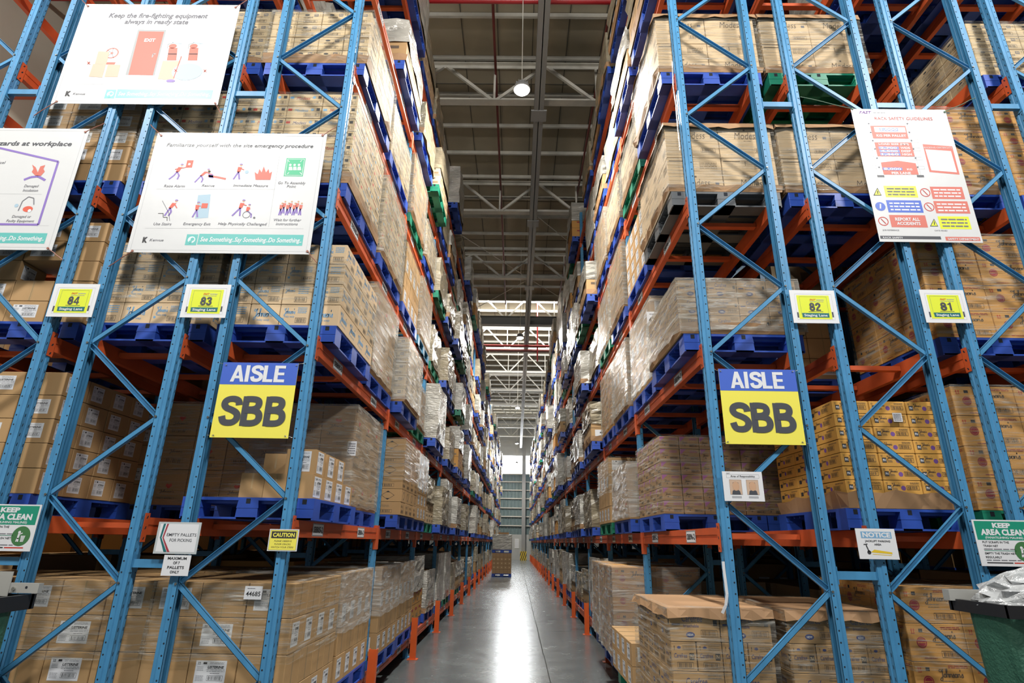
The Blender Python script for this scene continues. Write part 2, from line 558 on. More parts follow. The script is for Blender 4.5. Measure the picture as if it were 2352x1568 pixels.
def face(kind, variant, f, which):
    """which: 'front' (toward the staging area) or 'side' (toward an aisle)"""
    w, h = f.U.length, f.V.length
    if kind == 'mouth':
        lab = (which == 'front' and variant in (0, 2)) or (which == 'side' and variant in (0, 1))
        if lab:
            if which == 'front':
                white_label(f, .14, .2, .80, .84, variant)
            else:
                white_label(f, .12, .16, .62, .88, variant)
        else:
            f.rect(.47, 0, .53, 1, TAPE, 1)
            f.line(.5, 0, .5, 1, 0.0012, SEAM, 2)
    elif kind == 'loose':
        if which == 'side' or variant == 1:
            white_label(f, .16, .1, .84, .92, 1)
        else:
            f.rect(.46, .35, .54, 1, TAPE, 1)
    elif kind == 'soap':
        if variant == 0:
            f.script(.12, .56, .52, .84, SBLUE)
            f.text('baby soap', .16, .38, .5, .48, SBLUE)
            f.disc(.1, .3, .012, SBLUE, n=6)
            f.barcode(.55, .12, .92, .36, BLACK)
            f.dashes(.6, .58, .92, .9, 4, SBLUE, seed=3)
        elif variant == 1:
            f.dashes(.52, .5, .9, .9, 4, SBLUE, seed=5)
            f.barcode(.42, .1, .85, .36, BLACK)
            f.script(.06, .62, .4, .8, SBLUE)
        else:
            f.script(.12, .4, .8, .8, SBLUE)
            f.text('baby soap', .26, .2, .7, .3, SBLUE)
    elif kind == 'cmodess':
        f.text('Modess', .22, .52, .62, .78, (SBLUE, REDINK, NAVY)[variant], 0, 0.25)
        f.rect(.02, .6, .14, .8, (REDINK, SBLUE, REDINK)[variant], 1)
        f.disc(.74, .72, .018, SBLUE, n=6)
        f.barcode(.5, .12, .94, .42, DARKINK, n=10)
        f.rect(.86, .62, .96, .86, BLACK, 1)
    elif kind == 'mprint':
        f.rect(.66, .64, .84, .86, GREYINK, 1)
        f.text('PH', .69, .68, .81, .82, PALE, .02)
        f.disc(.36, .76, .026, BLACK, n=12, ry=.012)
        f.text('LISTERINE', .22, .5, .62, .62, DARKINK, 0.02)
        f.dashes(.28, .42, .56, .46, 1, SOFTINK)
        f.barcode(.24, .1, .82, .34, DARKINK, n=11)
        f.arrows(.92, .7, .05, .2, BLACK, two=False)
    elif kind == 'modess':
        if variant == 0:
            f.text('Modess', .30, .58, .76, .80, DARKINK, -0.008, 0.2)
            f.text('ALL NIGHT', .47, .50, .62, .535, DARKINK)
            f.disc(.5, .86, .012, DARKINK, n=5)
            f.rect(.86, .6, .93, .68, GREYINK, 1)
            f.barcode(.66, .16, .93, .30, DARKINK, n=11)
        elif variant == 1:
            f.text('Modess', .30, .16, .76, .38, DARKINK, -0.008, 0.2)
            f.text('ALL NIGHT', .47, .08, .62, .115, DARKINK)
            f.disc(.5, .44, .012, DARKINK, n=5)
            f.rect(.86, .2, .93, .28, GREYINK, 1)
            f.arrows(.42, .78, .07, .14, DARKINK, two=False)
            f.rect(.02, .9, .34, .925, DARKINK, 1)
            f.dashes(.6, .68, .92, .88, 4, SOFTINK, seed=2)
            f.outline(.6, .66, .92, .9, .0015, SOFTINK)
        else:
            f.text('Modess', .2, .4, .82, .7, DARKINK, -0.008, 0.2)
            f.barcode(.6, .1, .92, .26, DARKINK)
    elif kind == 'powder':
        f.disc(.22, .5, min(w, h) * .155, DREDINK, 1, 18)
        f.ring(.22, .5, min(w, h) * .12, .002, AMBER, 2)
        f.dashes(.155, .47, .285, .53, 1, AMBER, seed=4)
        f.script(.42, .62, .84, .84, DARKINK)
        f.dashes(.46, .42, .66, .56, 2, SOFTINK, seed=1)
        f.arrows(.06, .76, .07, .13, REDINK)
        f.rect(.2, .78, .27, .88, BLACK, 1)
        f.barcode(.54, .1, .92, .28, BLACK, n=14)
        f.dashes(.6, .86, .94, .95, 2, DREDINK, seed=6)
        f.dashes(.22, .06, .44, .11, 1, DREDINK, seed=2)
    elif kind == 'lotion':
        if which == 'front':
            f.rect(.06, .28, .18, .68, BLACK, 1)
            f.text('PH', .08, .38, .16, .58, WHITE, .03)
            f.script(.2, .6, .42, .86, DARKINK, q=2)
            f.disc(.5, .45, h * .19, PURPLE, 1, 14)
            f.barcode(.6, .32, .93, .66, BLACK, n=14)
            f.dashes(.7, .74, .94, .92, 2, DARKINK, seed=3)
            f.dashes(.2, .3, .34, .5, 3, SOFTINK, seed=1)
            f.arrows(.04, .76, .05, .16, BLACK)
        else:
            f.rect(.06, .28, .18, .62, BLACK, 1)
            f.disc(.42, .45, h * .19, PURPLE, 1, 14)
            f.barcode(.52, .3, .8, .66, BLACK, n=9)
            f.script(.2, .58, .38, .84, DARKINK, q=2)
            f.dashes(.6, .76, .92, .9, 2, DARKINK, seed=2)
    elif kind == 'purple':
        f.poly([(0, 1), (0, .55), (.3, 1)], VIOLET, 1)
        f.script(.12, .42, .4, .62, DARKINK, q=2)
        f.barcode(.5, .16, .92, .34, BLACK, n=8)
        f.dashes(.5, .7, .9, .92, 2, VIOLET, seed=1)
        f.disc(.26, .28, .008, DARKINK, n=6)
    elif kind == 'liner':
        if variant == 0:
            f.text('Carefree', .24, .62, .66, .84, NAVY, 0.0, 0.12)
            f.text('breathable', .27, .44, .58, .54, NAVY, 0.0)
            f.disc(.4, .2, .032, NAVY, 1, 16, ry=.019)
            f.text('NEW!', .345, .165, .455, .235, WHITE, .02)
            f.barcode(.62, .14, .95, .36, DARKINK, n=12)
            f.rect(.03, .5, .2, .56, NAVY, 1)
            f.dashes(.68, .8, .95, .95, 2, SOFTINK, seed=2)
            f.rect(.88, .5, .96, .68, BLACK, 1)
        else:
            f.text('Carefree', .08, .46, .62, .62, NAVY, 0.0, 0.12)
            f.rect(.72, .38, .92, .62, BLACK, 1)
            f.text('PH', .75, .43, .89, .57, PEACH, .02)
            f.barcode(.2, .08, .86, .3, DARKINK, n=9)
            f.arrows(.08, .72, .1, .18, BLACK, two=False)
            f.disc(.3, .82, .014, NAVY, n=10, ry=.009)
            f.dashes(.45, .72, .92, .92, 3, SOFTINK, seed=1)
    elif kind == 'tall':
        if variant == 0:
            f.poly([(.5, .44), (.4, .54), (.43, .6), (.5, .57), (.57, .6), (.6, .54)], REDINK, 1)
            f.script(.24, .34, .7, .42, DARKINK)
            f.barcode(.2, .08, .72, .2, DARKINK, n=9)
        else:
            f.script(.3, .5, .7, .6, DARKINK)
            f.barcode(.2, .16, .76, .34, DARKINK, n=9)
            f.dashes(.5, .8, .9, .92, 2, SOFTINK, seed=1)
    elif kind == 'diamond':
        if variant == 0:
            lw = .004
            f.path([(.5, .14), (.74, .5), (.5, .86), (.26, .5), (.5, .14)], lw, BLACK)
            f.poly([(.5, .86), (.58, .74), (.42, .74)], BLACK)
            f.poly([(.5, .14), (.58, .26), (.42, .26)], BLACK)
        else:
            f.barcode(.1, .14, .7, .4, DARKINK, n=8)
            f.dashes(.1, .6, .6, .8, 2, SOFTINK)

# kind: board material, cartons along X, along Y, layers, layer height
KINDS = {
    'mouth': (KRAFT, 3, 4, 4, .235),
    'mouthlow': (KRAFT, 3, 4, 5, .196),
    'soap': (PEACH, 4, 4, 4, .195),
    'cmodess': (PALE, 3, 3, 7, .148),
    'mprint': (PALE, 4, 3, 4, .175),
    'modess': (PEACH, 2, 3, 2, .385),
    'powder': (AMBER, 2, 3, 4, .248),
    'lotion': (YELLOWC, 3, 3, 8, .106),
    'purple': (DUSTY, 5, 4, 6, .13),
    'liner': (KRAFT, 2, 3, 4, .215),
    'linersmall': (KRAFT, 4, 6, 2, .17),
    'tall': (KRAFT, 3, 3, 3, .345),
    'diamond': (KRAFT, 3, 4, 6, .155),
}
FACEKIND = {'mouthlow': 'mouth', 'linersmall': 'liner'}
WORD = {'mouth': 'mouthwash', 'mouthlow': 'mouthwash', 'soap': 'baby soap', 'cmodess': 'colour printed', 'mprint': 'pale printed mouthwash', 'modess': 'large peach',
        'powder': 'amber baby powder', 'lotion': 'flat yellow', 'purple': 'purple cornered', 'liner': 'panty liner', 'linersmall': 'panty liner', 'tall': 'tall baby product',
        'diamond': 'diamond marked', 'plain': 'plain brown'}

_cm = {}
def carton_mesh(kind, variant, sg, dx, dy, dz):
    """carton standing on its local z=0, centred in x and y; printed on the front and on the face toward the aisle"""
    key = (kind, variant, sg, round(dx, 4), round(dy, 4), round(dz, 4))
    if key in _cm:
        return _cm[key]
    mb = MB()
    board = KINDS[kind][0]
    c = 0.004
    x, y = dx / 2, dy / 2
    # chamfered vertical and top edges
    ring = [(-x + c, -y), (x - c, -y), (x, -y + c), (x, y - c), (x - c, y), (-x + c, y), (-x, y - c), (-x, -y + c)]
    top = [(a * (x - c) / x, b * (y - c) / y, dz) for a, b in ring]
    vs = [(a, b, c * 0.6) for a, b in ring] + [(a, b, dz - c) for a, b in ring] + top
    fs = [(i, (i + 1) % 8, 8 + (i + 1) % 8, 8 + i) for i in range(8)] + [(8 + i, 8 + (i + 1) % 8, 16 + (i + 1) % 8, 16 + i) for i in range(8)]
    fs += [tuple(range(16, 24)), tuple(range(7, -1, -1))]
    mb.add(vs, fs, board)
    tw = 0.024
    mb.box(-x + c, x - c, -tw, tw, dz, dz + 0.0006, TAPE)
    fk = FACEKIND.get(kind, kind)
    v = variant
    face(fk, v, Fr(mb, (-x + c, -y, c), (dx - 2 * c, 0, 0), (0, 0, dz - 2 * c)), 'front')
    if sg > 0:
        face(fk, v, Fr(mb, (x, -y + c, c), (0, dy - 2 * c, 0), (0, 0, dz - 2 * c)), 'side')
    else:
        face(fk, v, Fr(mb, (-x, y - c, c), (0, -dy + 2 * c, 0), (0, 0, dz - 2 * c)), 'side')
    _cm[key] = mb.mesh('carton')
    return _cm[key]

# ------------------------------------------------------------------ rack geometry
LEFT = {'A': (-2.467, -1.66), 'B': (-3.573, -2.768), 'C': (-4.675, -3.87), 'D': (-5.78, -4.983)}
RIGHT = {'A': (1.528, 2.328), 'B': (2.626, 3.421), 'C': (3.713, 4.51), 'D': (4.80, 5.60), 'E': (5.90, 6.70)}
ROWS = {'L': LEFT, 'R': RIGHT}
SG = {'L': 1, 'R': -1}
Y0 = {'L': 4.40, 'R': 4.48}
BAY = 2.78
NB = 20
PH = 0.16
def LZ(n):
    return 0.30 if n == 0 else 1.85 + 1.425 * (n - 1)
NL = 7
POST_TOP = 9.75
ROWWORD = {'A': 'aisle row', 'B': 'second row', 'C': 'third row', 'D': 'fourth row', 'E': 'fifth row'}
SIDEWORD = {'L': 'left', 'R': 'right'}

def slotY(side, s):
    b = s // 2
    return Y0[side] + BAY * b + (0.16 if s % 2 == 0 else 1.52)

def post_mesh(xi, xo, zt, detail):
    """open omega upright; xi inner edge (bracing side), xo outer face with the beam slots; front at y=0"""
    mb = MB()
    s = 1 if xo > xi else -1
    T = 0.003
    def seg(p, q):
        (x0, y0), (x1, y1) = p, q
        d = Vector((x1 - x0, y1 - y0, 0)).normalized()
        n = Vector((-d.y, d.x, 0)) * T / 2
        a, b = Vector((x0, y0, 0)), Vector((x1, y1, 0))
        e = d * T / 2
        c = [a - n - e, b - n + e, b + n + e, a + n - e]
        mb.add([(q.x, q.y, 0.0) for q in c] + [(q.x, q.y, zt) for q in c], [(0, 3, 2, 1), (4, 5, 6, 7), (0, 1, 5, 4), (1, 2, 6, 5), (2, 3, 7, 6), (3, 0, 4, 7)], BLUE)
    w = abs(xo - xi)
    def X(t):
        return xi + s * t
    half = [(X(0), .024), (X(0), .0015), (X(.032), .0015), (X(.037), .008), (X(w - .002), .008)]
    web = [(X(w - .002), .036), (X(w - .010), .042), (X(w - .010), .058), (X(w - .002), .064)]
    prof = half + web + [(a, .1 - b) for a, b in reversed(half)]
    for a, b in zip(prof, prof[1:]):
        seg(a, b)
    if detail:
        z = 0.12
        k = 0
        while z < zt - 0.05:
            # round holes in the front flange
            cx, r = X(.016), .0062
            mb.poly([(cx + math.cos(i * math.pi / 4) * r, -0.0008, z + math.sin(i * math.pi / 4) * r) for i in range(8)], HOLE)
            mb.poly([(cx + math.cos(-i * math.pi / 4) * r, .1008, z + math.sin(-i * math.pi / 4) * r) for i in range(8)], HOLE)
            # slots in the web, outside and inside
            for yy in (.019, .076):
                for off in (.0,):
                    for xx in (xo + s * .0008, xo - s * .0045):
                        q = [(xx, yy, z - .013), (xx, yy + .007, z - .011), (xx, yy + .010, z + .013), (xx, yy + .003, z + .011)]
                        mb.poly(q, HOLE)
            z += .075
    return mb

def brace_mesh(p, q, flat):
    """C section brace between two bolt points in the frame plane; flat: web toward the staging area, else open toward it"""
    mb = MB()
    p, q = Vector(p), Vector(q)
    d = (q - p).normalized()
    n = Vector((-d.z, 0, d.x))
    w, dp, t = 0.038, 0.026, 0.003
    y0 = 0.018
    def plate(off0, off1, ya, yb):
        a0, a1 = p + n * off0, p + n * off1
        b0, b1 = q + n * off0, q + n * off1
        vs = [(a0.x, ya, a0.z), (b0.x, ya, b0.z), (b1.x, ya, b1.z), (a1.x, ya, a1.z), (a0.x, yb, a0.z), (b0.x, yb, b0.z), (b1.x, yb, b1.z), (a1.x, yb, a1.z)]
        mb.add(vs, [(0, 1, 2, 3), (7, 6, 5, 4), (0, 4, 5, 1), (1, 5, 6, 2), (2, 6, 7, 3), (3, 7, 4, 0)], BLUE)
    if flat:
        plate(-w / 2, w / 2, y0, y0 + t)
    else:
        plate(-w / 2, w / 2, y0 + dp - t, y0 + dp)
    plate(-w / 2, -w / 2 + t, y0, y0 + dp)
    plate(w / 2 - t, w / 2, y0, y0 + dp)
    for c in (p, q):
        mb.cyl((c.x, -0.008, c.z), (c.x, 0.004, c.z), 0.009, GALV, 6)
    return mb

def frame_parts(side, row):
    """(name, MB) pieces of one upright frame, in the frame's own y"""
    x0, x1 = ROWS[side][row]
    even_outer = row in ('A', 'C', 'E')
    # aisle-ward post
    base = (0.799 if side == 'L' else 0.821)
    sg = SG[side]
    xa = x1 if sg > 0 else x0        # outer x of the aisle-ward post
    xb = x0 if sg > 0 else x1
    xai, xbi = xa - sg * 0.067, xb + sg * 0.067
    out = [('post', xai, xa), ('post', xbi, xb)]
    ba, bb = xai + sg * 0.012, xbi - sg * 0.012
    nodes = []
    k = -1
    while base + .6 * k < POST_TOP - .1:
        on_a = (k % 2 == 0) == even_outer
        nodes.append((k, ba if on_a else bb, base + .6 * k))
        k += 1
    br = []
    for n0, n1 in zip(nodes, nodes[1:]):
        # pattern: odd node down to even node is flat, even down to odd is open
        flat = (n1[0] % 2 != 0)
        br.append(((n0[1], 0, n0[2]), (n1[1], 0, n1[2]), flat))
    return out, br

def connector(mb, x, s, y, z, dirn):
    """beam end plate on the slot face; dirn +1: beam leaves toward +y"""
    ya, yb = (y, y + .055) if dirn < 0 else (y - .055, y)
    mb.box(min(x, x + s * .006), max(x, x + s * .006), ya, yb, z - .175, z + .03, ORANGE)
    for dz in (-.15, -.075, .0):
        xx = x + s * .0068
        yc = (ya + yb) / 2
        mb.poly([(xx, yc - .012, z + dz - .012), (xx, yc + .004, z + dz - .008), (xx, yc + .010, z + dz + .012), (xx, yc - .004, z + dz + .008)][::s], HOLE)

def beam_mb(side, row, inner, label=None):
    """load beam with its end plates; local y=0 at the bay's first frame front, local z=0 at the beam top"""
    mb = MB()
    x0, x1 = ROWS[side][row]
    sg = SG[side]
    xo = (x1 if sg > 0 else x0) if not inner else (x0 if sg > 0 else x1)
    s = sg if not inner else -sg
    ya, yb = 0.10, BAY
    # box section with a groove along its face
    xs = [xo + s * .004, xo - s * .046]
    a, b = min(xs), max(xs)
    mb.box(a, b, ya, yb, -.125, -.078, ORANGE)
    mb.box(a, b, ya, yb, -.052, 0, ORANGE)
    g0, g1 = sorted((xo - s * .001, xo - s * .046))
    mb.box(g0, g1, ya, yb, -.078, -.052, ORANGE)
    connector(mb, xo + s * .0015, s, ya - .004 + .004, 0, 1)
    connector(mb, xo + s * .0015, s, yb, 0, -1)
    # end plate returns against the upright
    for yy in (ya, yb - .006):
        p, q = sorted((xo + s * .004, xo - s * .046))
        mb.box(p, q, yy, yy + .006, -.16, .02, ORANGE)
    return mb

def dup(o, parent, loc=None, name=None):
    c = o.copy()
    if name:
        c.name = name
    COL.objects.link(c)
    c.parent = parent
    if loc is not None:
        c.location = loc
    return c

racks = {}
for side in 'LR':
    for row in ('ABCD' if side == 'L' else 'ABCDE'):
        nb = {'A': NB, 'B': 13, 'C': 11, 'D': 11, 'E': 11}[row]
        x0, x1 = ROWS[side][row]
        rk = thing('pallet_rack', 'blue and orange pallet rack %s, %s of it' % ({'A': 'edging the aisle', 'B': 'second row back from the aisle', 'C': 'third row back from the aisle',
                   'D': 'fourth row back from the aisle', 'E': 'fifth row back from the aisle'}[row], SIDEWORD[side]), 'pallet rack', (0, Y0[side], 0), 'back-to-back pallet racks')
        racks[side, row] = rk
        posts, braces = frame_parts(side, row)
        detailed = {'A': 4, 'B': 2, 'C': 2, 'D': 2, 'E': 0}[row]
        pm = [post_mesh(a, b, POST_TOP, True).mesh('post') for _, a, b in posts]
        bm_ = [brace_mesh(p, q, f).mesh('diagonal_brace') for p, q, f in braces]
        bpm = MB()
        bpm.box(-.06, .06, -.03, .13, 0, .008, BLUE)
        bpme = bpm.mesh('base_plate')
        # simple frame, one mesh
        sm = MB()
        for _, a, b in posts:
            m2 = post_mesh(a, b, POST_TOP, False)
            for mt in m2.mats:
                pass
            sm.add(m2.v, m2.f, BLUE)
            c = (a + b) / 2
            sm.box(c - .06, c + .06, -.03, .13, 0, .008, BLUE)
        for p, q, f in braces:
            m2 = brace_mesh(p, q, f)
            sm.add(m2.v, m2.f, BLUE)
        simple = sm.mesh('upright_frame')
        for b in range(nb + 1):
            y = b * BAY
            if b < detailed:
                fr = bpy.data.objects.new('upright_frame', None)
                COL.objects.link(fr)
                fr.parent = rk
                fr.location = (0, y, 0)
                for me, (_, a, c) in zip(pm, posts):
                    inst('post', me, fr)
                    inst('base_plate', bpme, fr, ((a + c) / 2, 0, 0))
                for me in bm_:
                    inst('diagonal_brace', me, fr)
            else:
                inst('upright_frame', simple, rk, (0, y, 0))
        # ties to the next row
        nxt = {'A': 'B', 'B': 'C', 'C': 'D', 'D': 'E' if side == 'R' else None, 'E': None}[row]
        if nxt:
            n0, n1 = ROWS[side][nxt]
            ta, tb = (n1, x0) if side == 'L' else (x1, n0)
            tm = MB()
            tm.box(ta - .0, tb + .0, 0.014, .05, -.028, .028, BLUE)
            tm.box(ta, ta + .004, .0, .09, -.06, .06, BLUE)
            tm.box(tb - .004, tb, .0, .09, -.06, .06, BLUE)
            tme = tm.mesh('row_spacer')
            for b in range(min(nb, 5)):
                for z in (1.53, 5.76, 8.9):
                    inst('row_spacer', tme, rk, (0, b * BAY, z))
        # load beams
        bo = beam_mb(side, row, False)
        bi = beam_mb(side, row, True)
        mo, mi_ = bo.mesh('load_beam'), bi.mesh('load_beam')
        cb = MB()
        cb.box(x0 + .05, x1 - .05, -.03, .03, -.075, -.035, ORANGE)
        cbm = cb.mesh('support_bar')
        rest = MB()
        restbar = MB()
        nfull = {'A': 7, 'B': 4, 'C': 3, 'D': 2, 'E': 1}[row]
        nbar = {'A': 3, 'B': 2, 'C': 2, 'D': 2, 'E': 1}[row]
        for b in range(nb):
            for n in range(NL):
                if b < nfull:
                    ob = inst('load_beam', mo, rk, (0, b * BAY, LZ(n)))
                    racks[side, row, b, n] = ob
                    inst('load_beam', mi_, rk, (0, b * BAY, LZ(n)))
                else:
                    for m2 in (bo, bi):
                        rest.add([(v[0], v[1] + b * BAY, v[2] + LZ(n)) for v in m2.v], m2.f, ORANGE)
                for yy in (.42, 1.10, 1.78, 2.46):
                    if b < nbar:
                        inst('support_bar', cbm, rk, (0, b * BAY + yy, LZ(n)))
                    else:
                        restbar.add([(v[0], v[1] + b * BAY + yy, v[2] + LZ(n)) for v in cb.v], cb.f, ORANGE)
        if rest.v:
            rest.build('load_beam', rk)['kind'] = 'stuff'
        restbar.build('support_bar', rk)['kind'] = 'stuff'
        # orange sleeves on the beam joints of the aisle row are part of each connector pair
        if row == 'A':
            sg = SG[side]
            xo = x1 if sg > 0 else x0
            jm = MB()
            p, q = sorted((xo + sg * .010, xo - sg * .03))
            jm.box(p, q, -.004, .104, -.24, .03, ORANGE)
            jme = jm.mesh('beam_joint_sleeve')
            for b in range(1, 8):
                for n in range(1, NL):
                    inst('beam_joint_sleeve', jme, rk, (0, b * BAY, LZ(n)))

# location labels on the aisle beams
def location_label(side, b, n, sl, txt, yoff):
    x0, x1 = ROWS[side]['A']
    sg = SG[side]
    xo = x1 if sg > 0 else x0
    mb = MB()
    x = xo + sg * .0052
    w, h = .28, .10
    y, z = yoff, -.112
    if sg > 0:
        f = Fr(mb, (x, y, z), (0, w, 0), (0, 0, h))
    else:
        f = Fr(mb, (x, y + w, z), (0, -w, 0), (0, 0, h))
    f.rect(0, 0, 1, 1, WHITE, 0)
    f.outline(.02, .05, .98, .95, .004, BLACK, 1)
    if txt:
        f.text(txt, .08, .28, .92, .74, BLACK, .03)
    else:
        f.dashes(.1, .3, .9, .75, 1, BLACK, seed=b * 7 + n)
    ob = racks[side, 'A', b, n]
    mb.build('location_label', ob)
for side in 'LR':
    for b in range(7):
        for n in range(0 if b else 1, 6):
            for sl in (0, 1):
                num = (5 + b * 2 + sl) if side == 'L' else (96 - b * 2 - sl)
                txt = 'SBB%02d-%d' % (num, n + 1) if b < 3 else None
                location_label(side, b, n, sl, txt, 0.50 + 1.40 * sl if side == 'L' else 0.66 + 1.36 * sl)

# ------------------------------------------------------------------ pallets
def pallet_mesh(mt):
    """moulded plastic pallet 1.02 x 1.2 x 0.16 on nine feet with bottom runners"""
    mb = MB()
    W_, D_, H_ = 1.02, 1.2, PH
    mb.box(-W_ / 2, W_ / 2, 0, D_, H_ - .022, H_, mt)
    for i in range(11):
        y = .06 + i * (D_ - .12) / 10
        mb.box(-W_ / 2 + .02, W_ / 2 - .02, y - .004, y + .004, H_ - .045, H_ - .022, mt)
    fx = [(-W_ / 2, -W_ / 2 + .15), (-.085, .085), (W_ / 2 - .15, W_ / 2)]
    fy = [(0, .16), (D_ / 2 - .09, D_ / 2 + .09), (D_ - .16, D_)]
    for a, b in fx:
        for c, d in fy:
            z0, z1, zm = .012, H_ - .022, H_ * .52
            t = .008
            vs, fs = [], []
            for (z, k) in ((z0, 0), (zm, t * .5), (zm, 0), (z1, t)):
                vs += [(a + (k if a > -W_ / 2 else 0), c + (k if c > 0 else 0), z), (b - (k if b < W_ / 2 else 0), c + (k if c > 0 else 0), z),
                       (b - (k if b < W_ / 2 else 0), d - (k if d < D_ else 0), z), (a + (k if a > -W_ / 2 else 0), d - (k if d < D_ else 0), z)]
            for q in range(3):
                for i in range(4):
                    j = (i + 1) % 4
                    fs.append((q * 4 + i, q * 4 + j, q * 4 + 4 + j, q * 4 + 4 + i))
            mb.add(vs, fs, mt)
            # hand notch near the top edge of the outer feet, moulding line
            if c == 0:
                m_ = (a + b) / 2
                mb.poly([(m_ - .017, -.001, H_ - .045), (m_ + .017, -.001, H_ - .045), (m_ + .017, -.001, H_ - .008), (m_ - .017, -.001, H_ - .008)], HOLE)
                mb.box(a, b, -.002, 0, zm - .002, zm + .002, mt)
    for a, b in fx:
        mb.box(a + .01, b - .01, 0, D_, 0, .014, mt)
    for c, d in fy:
        mb.box(-W_ / 2, W_ / 2, c + .01 if c else 0, d - .01 if d < D_ else D_, 0, .0138, mt)
    return mb
PAL = {'blue': pallet_mesh(PBLUE), 'green': pallet_mesh(PGREEN), 'grey': pallet_mesh(PGREY), 'cyan': pallet_mesh(PCYAN)}
PALME = {k: v.mesh('plastic_pallet') for k, v in PAL.items()}

def place_words(side, row, slot, n):
    return '%s %s, %s from the front, %s level up' % (SIDEWORD[side], ROWWORD[row], ORD[slot], ORD[n]) if n else '%s %s, %s from the front, lowest level' % (SIDEWORD[side], ROWWORD[row], ORD[slot])

def row_x(side, row):
    a, b = ROWS[side][row]
    return (a + b) / 2 + SG[side] * 0.0

def pallet(side, row, slot, n, colour, dx=0, dy=0, sx=1.0):
    o = inst('plastic_pallet', PALME[colour], None, (row_x(side, row) + dx, slotY(side, slot) + dy, LZ(n) + .001))
    o.scale = (sx, 1, 1)
    tag(o, '%s plastic pallet, %s' % (colour, place_words(side, row, slot, n)), 'pallet', 'plastic pallets in the racks')

# ------------------------------------------------------------------ stretch film and board liners
def film_shell(w, d, z0, z1, seed, mt, top=True, disp=.006, nxy=9, nz=12, flare=0.0):
    """closed skin round a load: four wrinkled sides and a top sheet; local x centred, y from 0 to d"""
    r = random.Random(seed)
    mb = MB()
    g = .007
    per = []
    for i in range(nxy):
        per.append((-w / 2 - g + (w + 2 * g) * i / nxy, -g, 0, -1))
    for i in range(nxy):
        per.append((w / 2 + g, -g + (d + 2 * g) * i / nxy, 1, 0))
    for i in range(nxy):
        per.append((w / 2 + g - (w + 2 * g) * i / nxy, d + g, 0, 1))
    for i in range(nxy):
        per.append((-w / 2 - g, d + g - (d + 2 * g) * i / nxy, -1, 0))
    m = len(per)
    vs, fs = [], []
    for k in range(nz + 1):
        z = z0 + (z1 - z0) * k / nz
        for (x, y, nx, ny) in per:
            q = disp * r.uniform(-.25, 1.0) + flare * (1 - k / nz) ** 3
            vs.append((x + nx * q, y + ny * q, z + (r.uniform(-.012, .012) if k in (0,) else 0)))
    for k in range(nz):
        for i in range(m):
            j = (i + 1) % m
            fs.append((k * m + i, k * m + j, (k + 1) * m + j, (k + 1) * m + i))
    if top:
        n0 = len(vs)
        for i in range(m):
            x, y, nx, ny = per[i]
            vs.append((x * .93, d / 2 + (y - d / 2) * .93, z1 + .004 + r.uniform(0, .006)))
        for i in range(m):
            j = (i + 1) % m
            fs.append((nz * m + i, nz * m + j, n0 + j, n0 + i))
    mb.add(vs, fs, mt)
    return mb

def liner_mesh(w, d, z0, h, seed, up=True):
    """folded board sheet: a tray or cap edge around the load with wavy lips"""
    r = random.Random(seed)
    mb = MB()
    g = .012
    m = 10
    per = [(-w / 2 - g + (w + 2 * g) * i / m, -g, 0, -1) for i in range(m)] + [(w / 2 + g, -g + (d + 2 * g) * i / m, 1, 0) for i in range(m)] \
        + [(w / 2 + g - (w + 2 * g) * i / m, d + g, 0, 1) for i in range(m)] + [(-w / 2 - g, d + g - (d + 2 * g) * i / m, -1, 0) for i in range(m)]
    n = len(per)
    vs = [(x, y, z0) for x, y, a, b in per]
    for x, y, a, b in per:
        o = r.uniform(.002, .03)
        vs.append((x + a * o, y + b * o, z0 + h * r.uniform(.8, 1.1)))
    vs += [(x * .995, d / 2 + (y - d / 2) * .995, z) for (x, y, z) in vs[:2 * n]]
    fs = []
    for i in range(n):
        j = (i + 1) % n
        fs += [(i, j, n + j, n + i), (2 * n + j, 2 * n + i, 3 * n + i, 3 * n + j), (n + i, n + j, 3 * n + j, 3 * n + i)]
    mb.add(vs, fs, LINER)
    if h < 0:      # cap: closed on top
        mb.add([(x, y, z0) for x, y, a, b in per], [tuple(range(n))], LINER)
    return mb

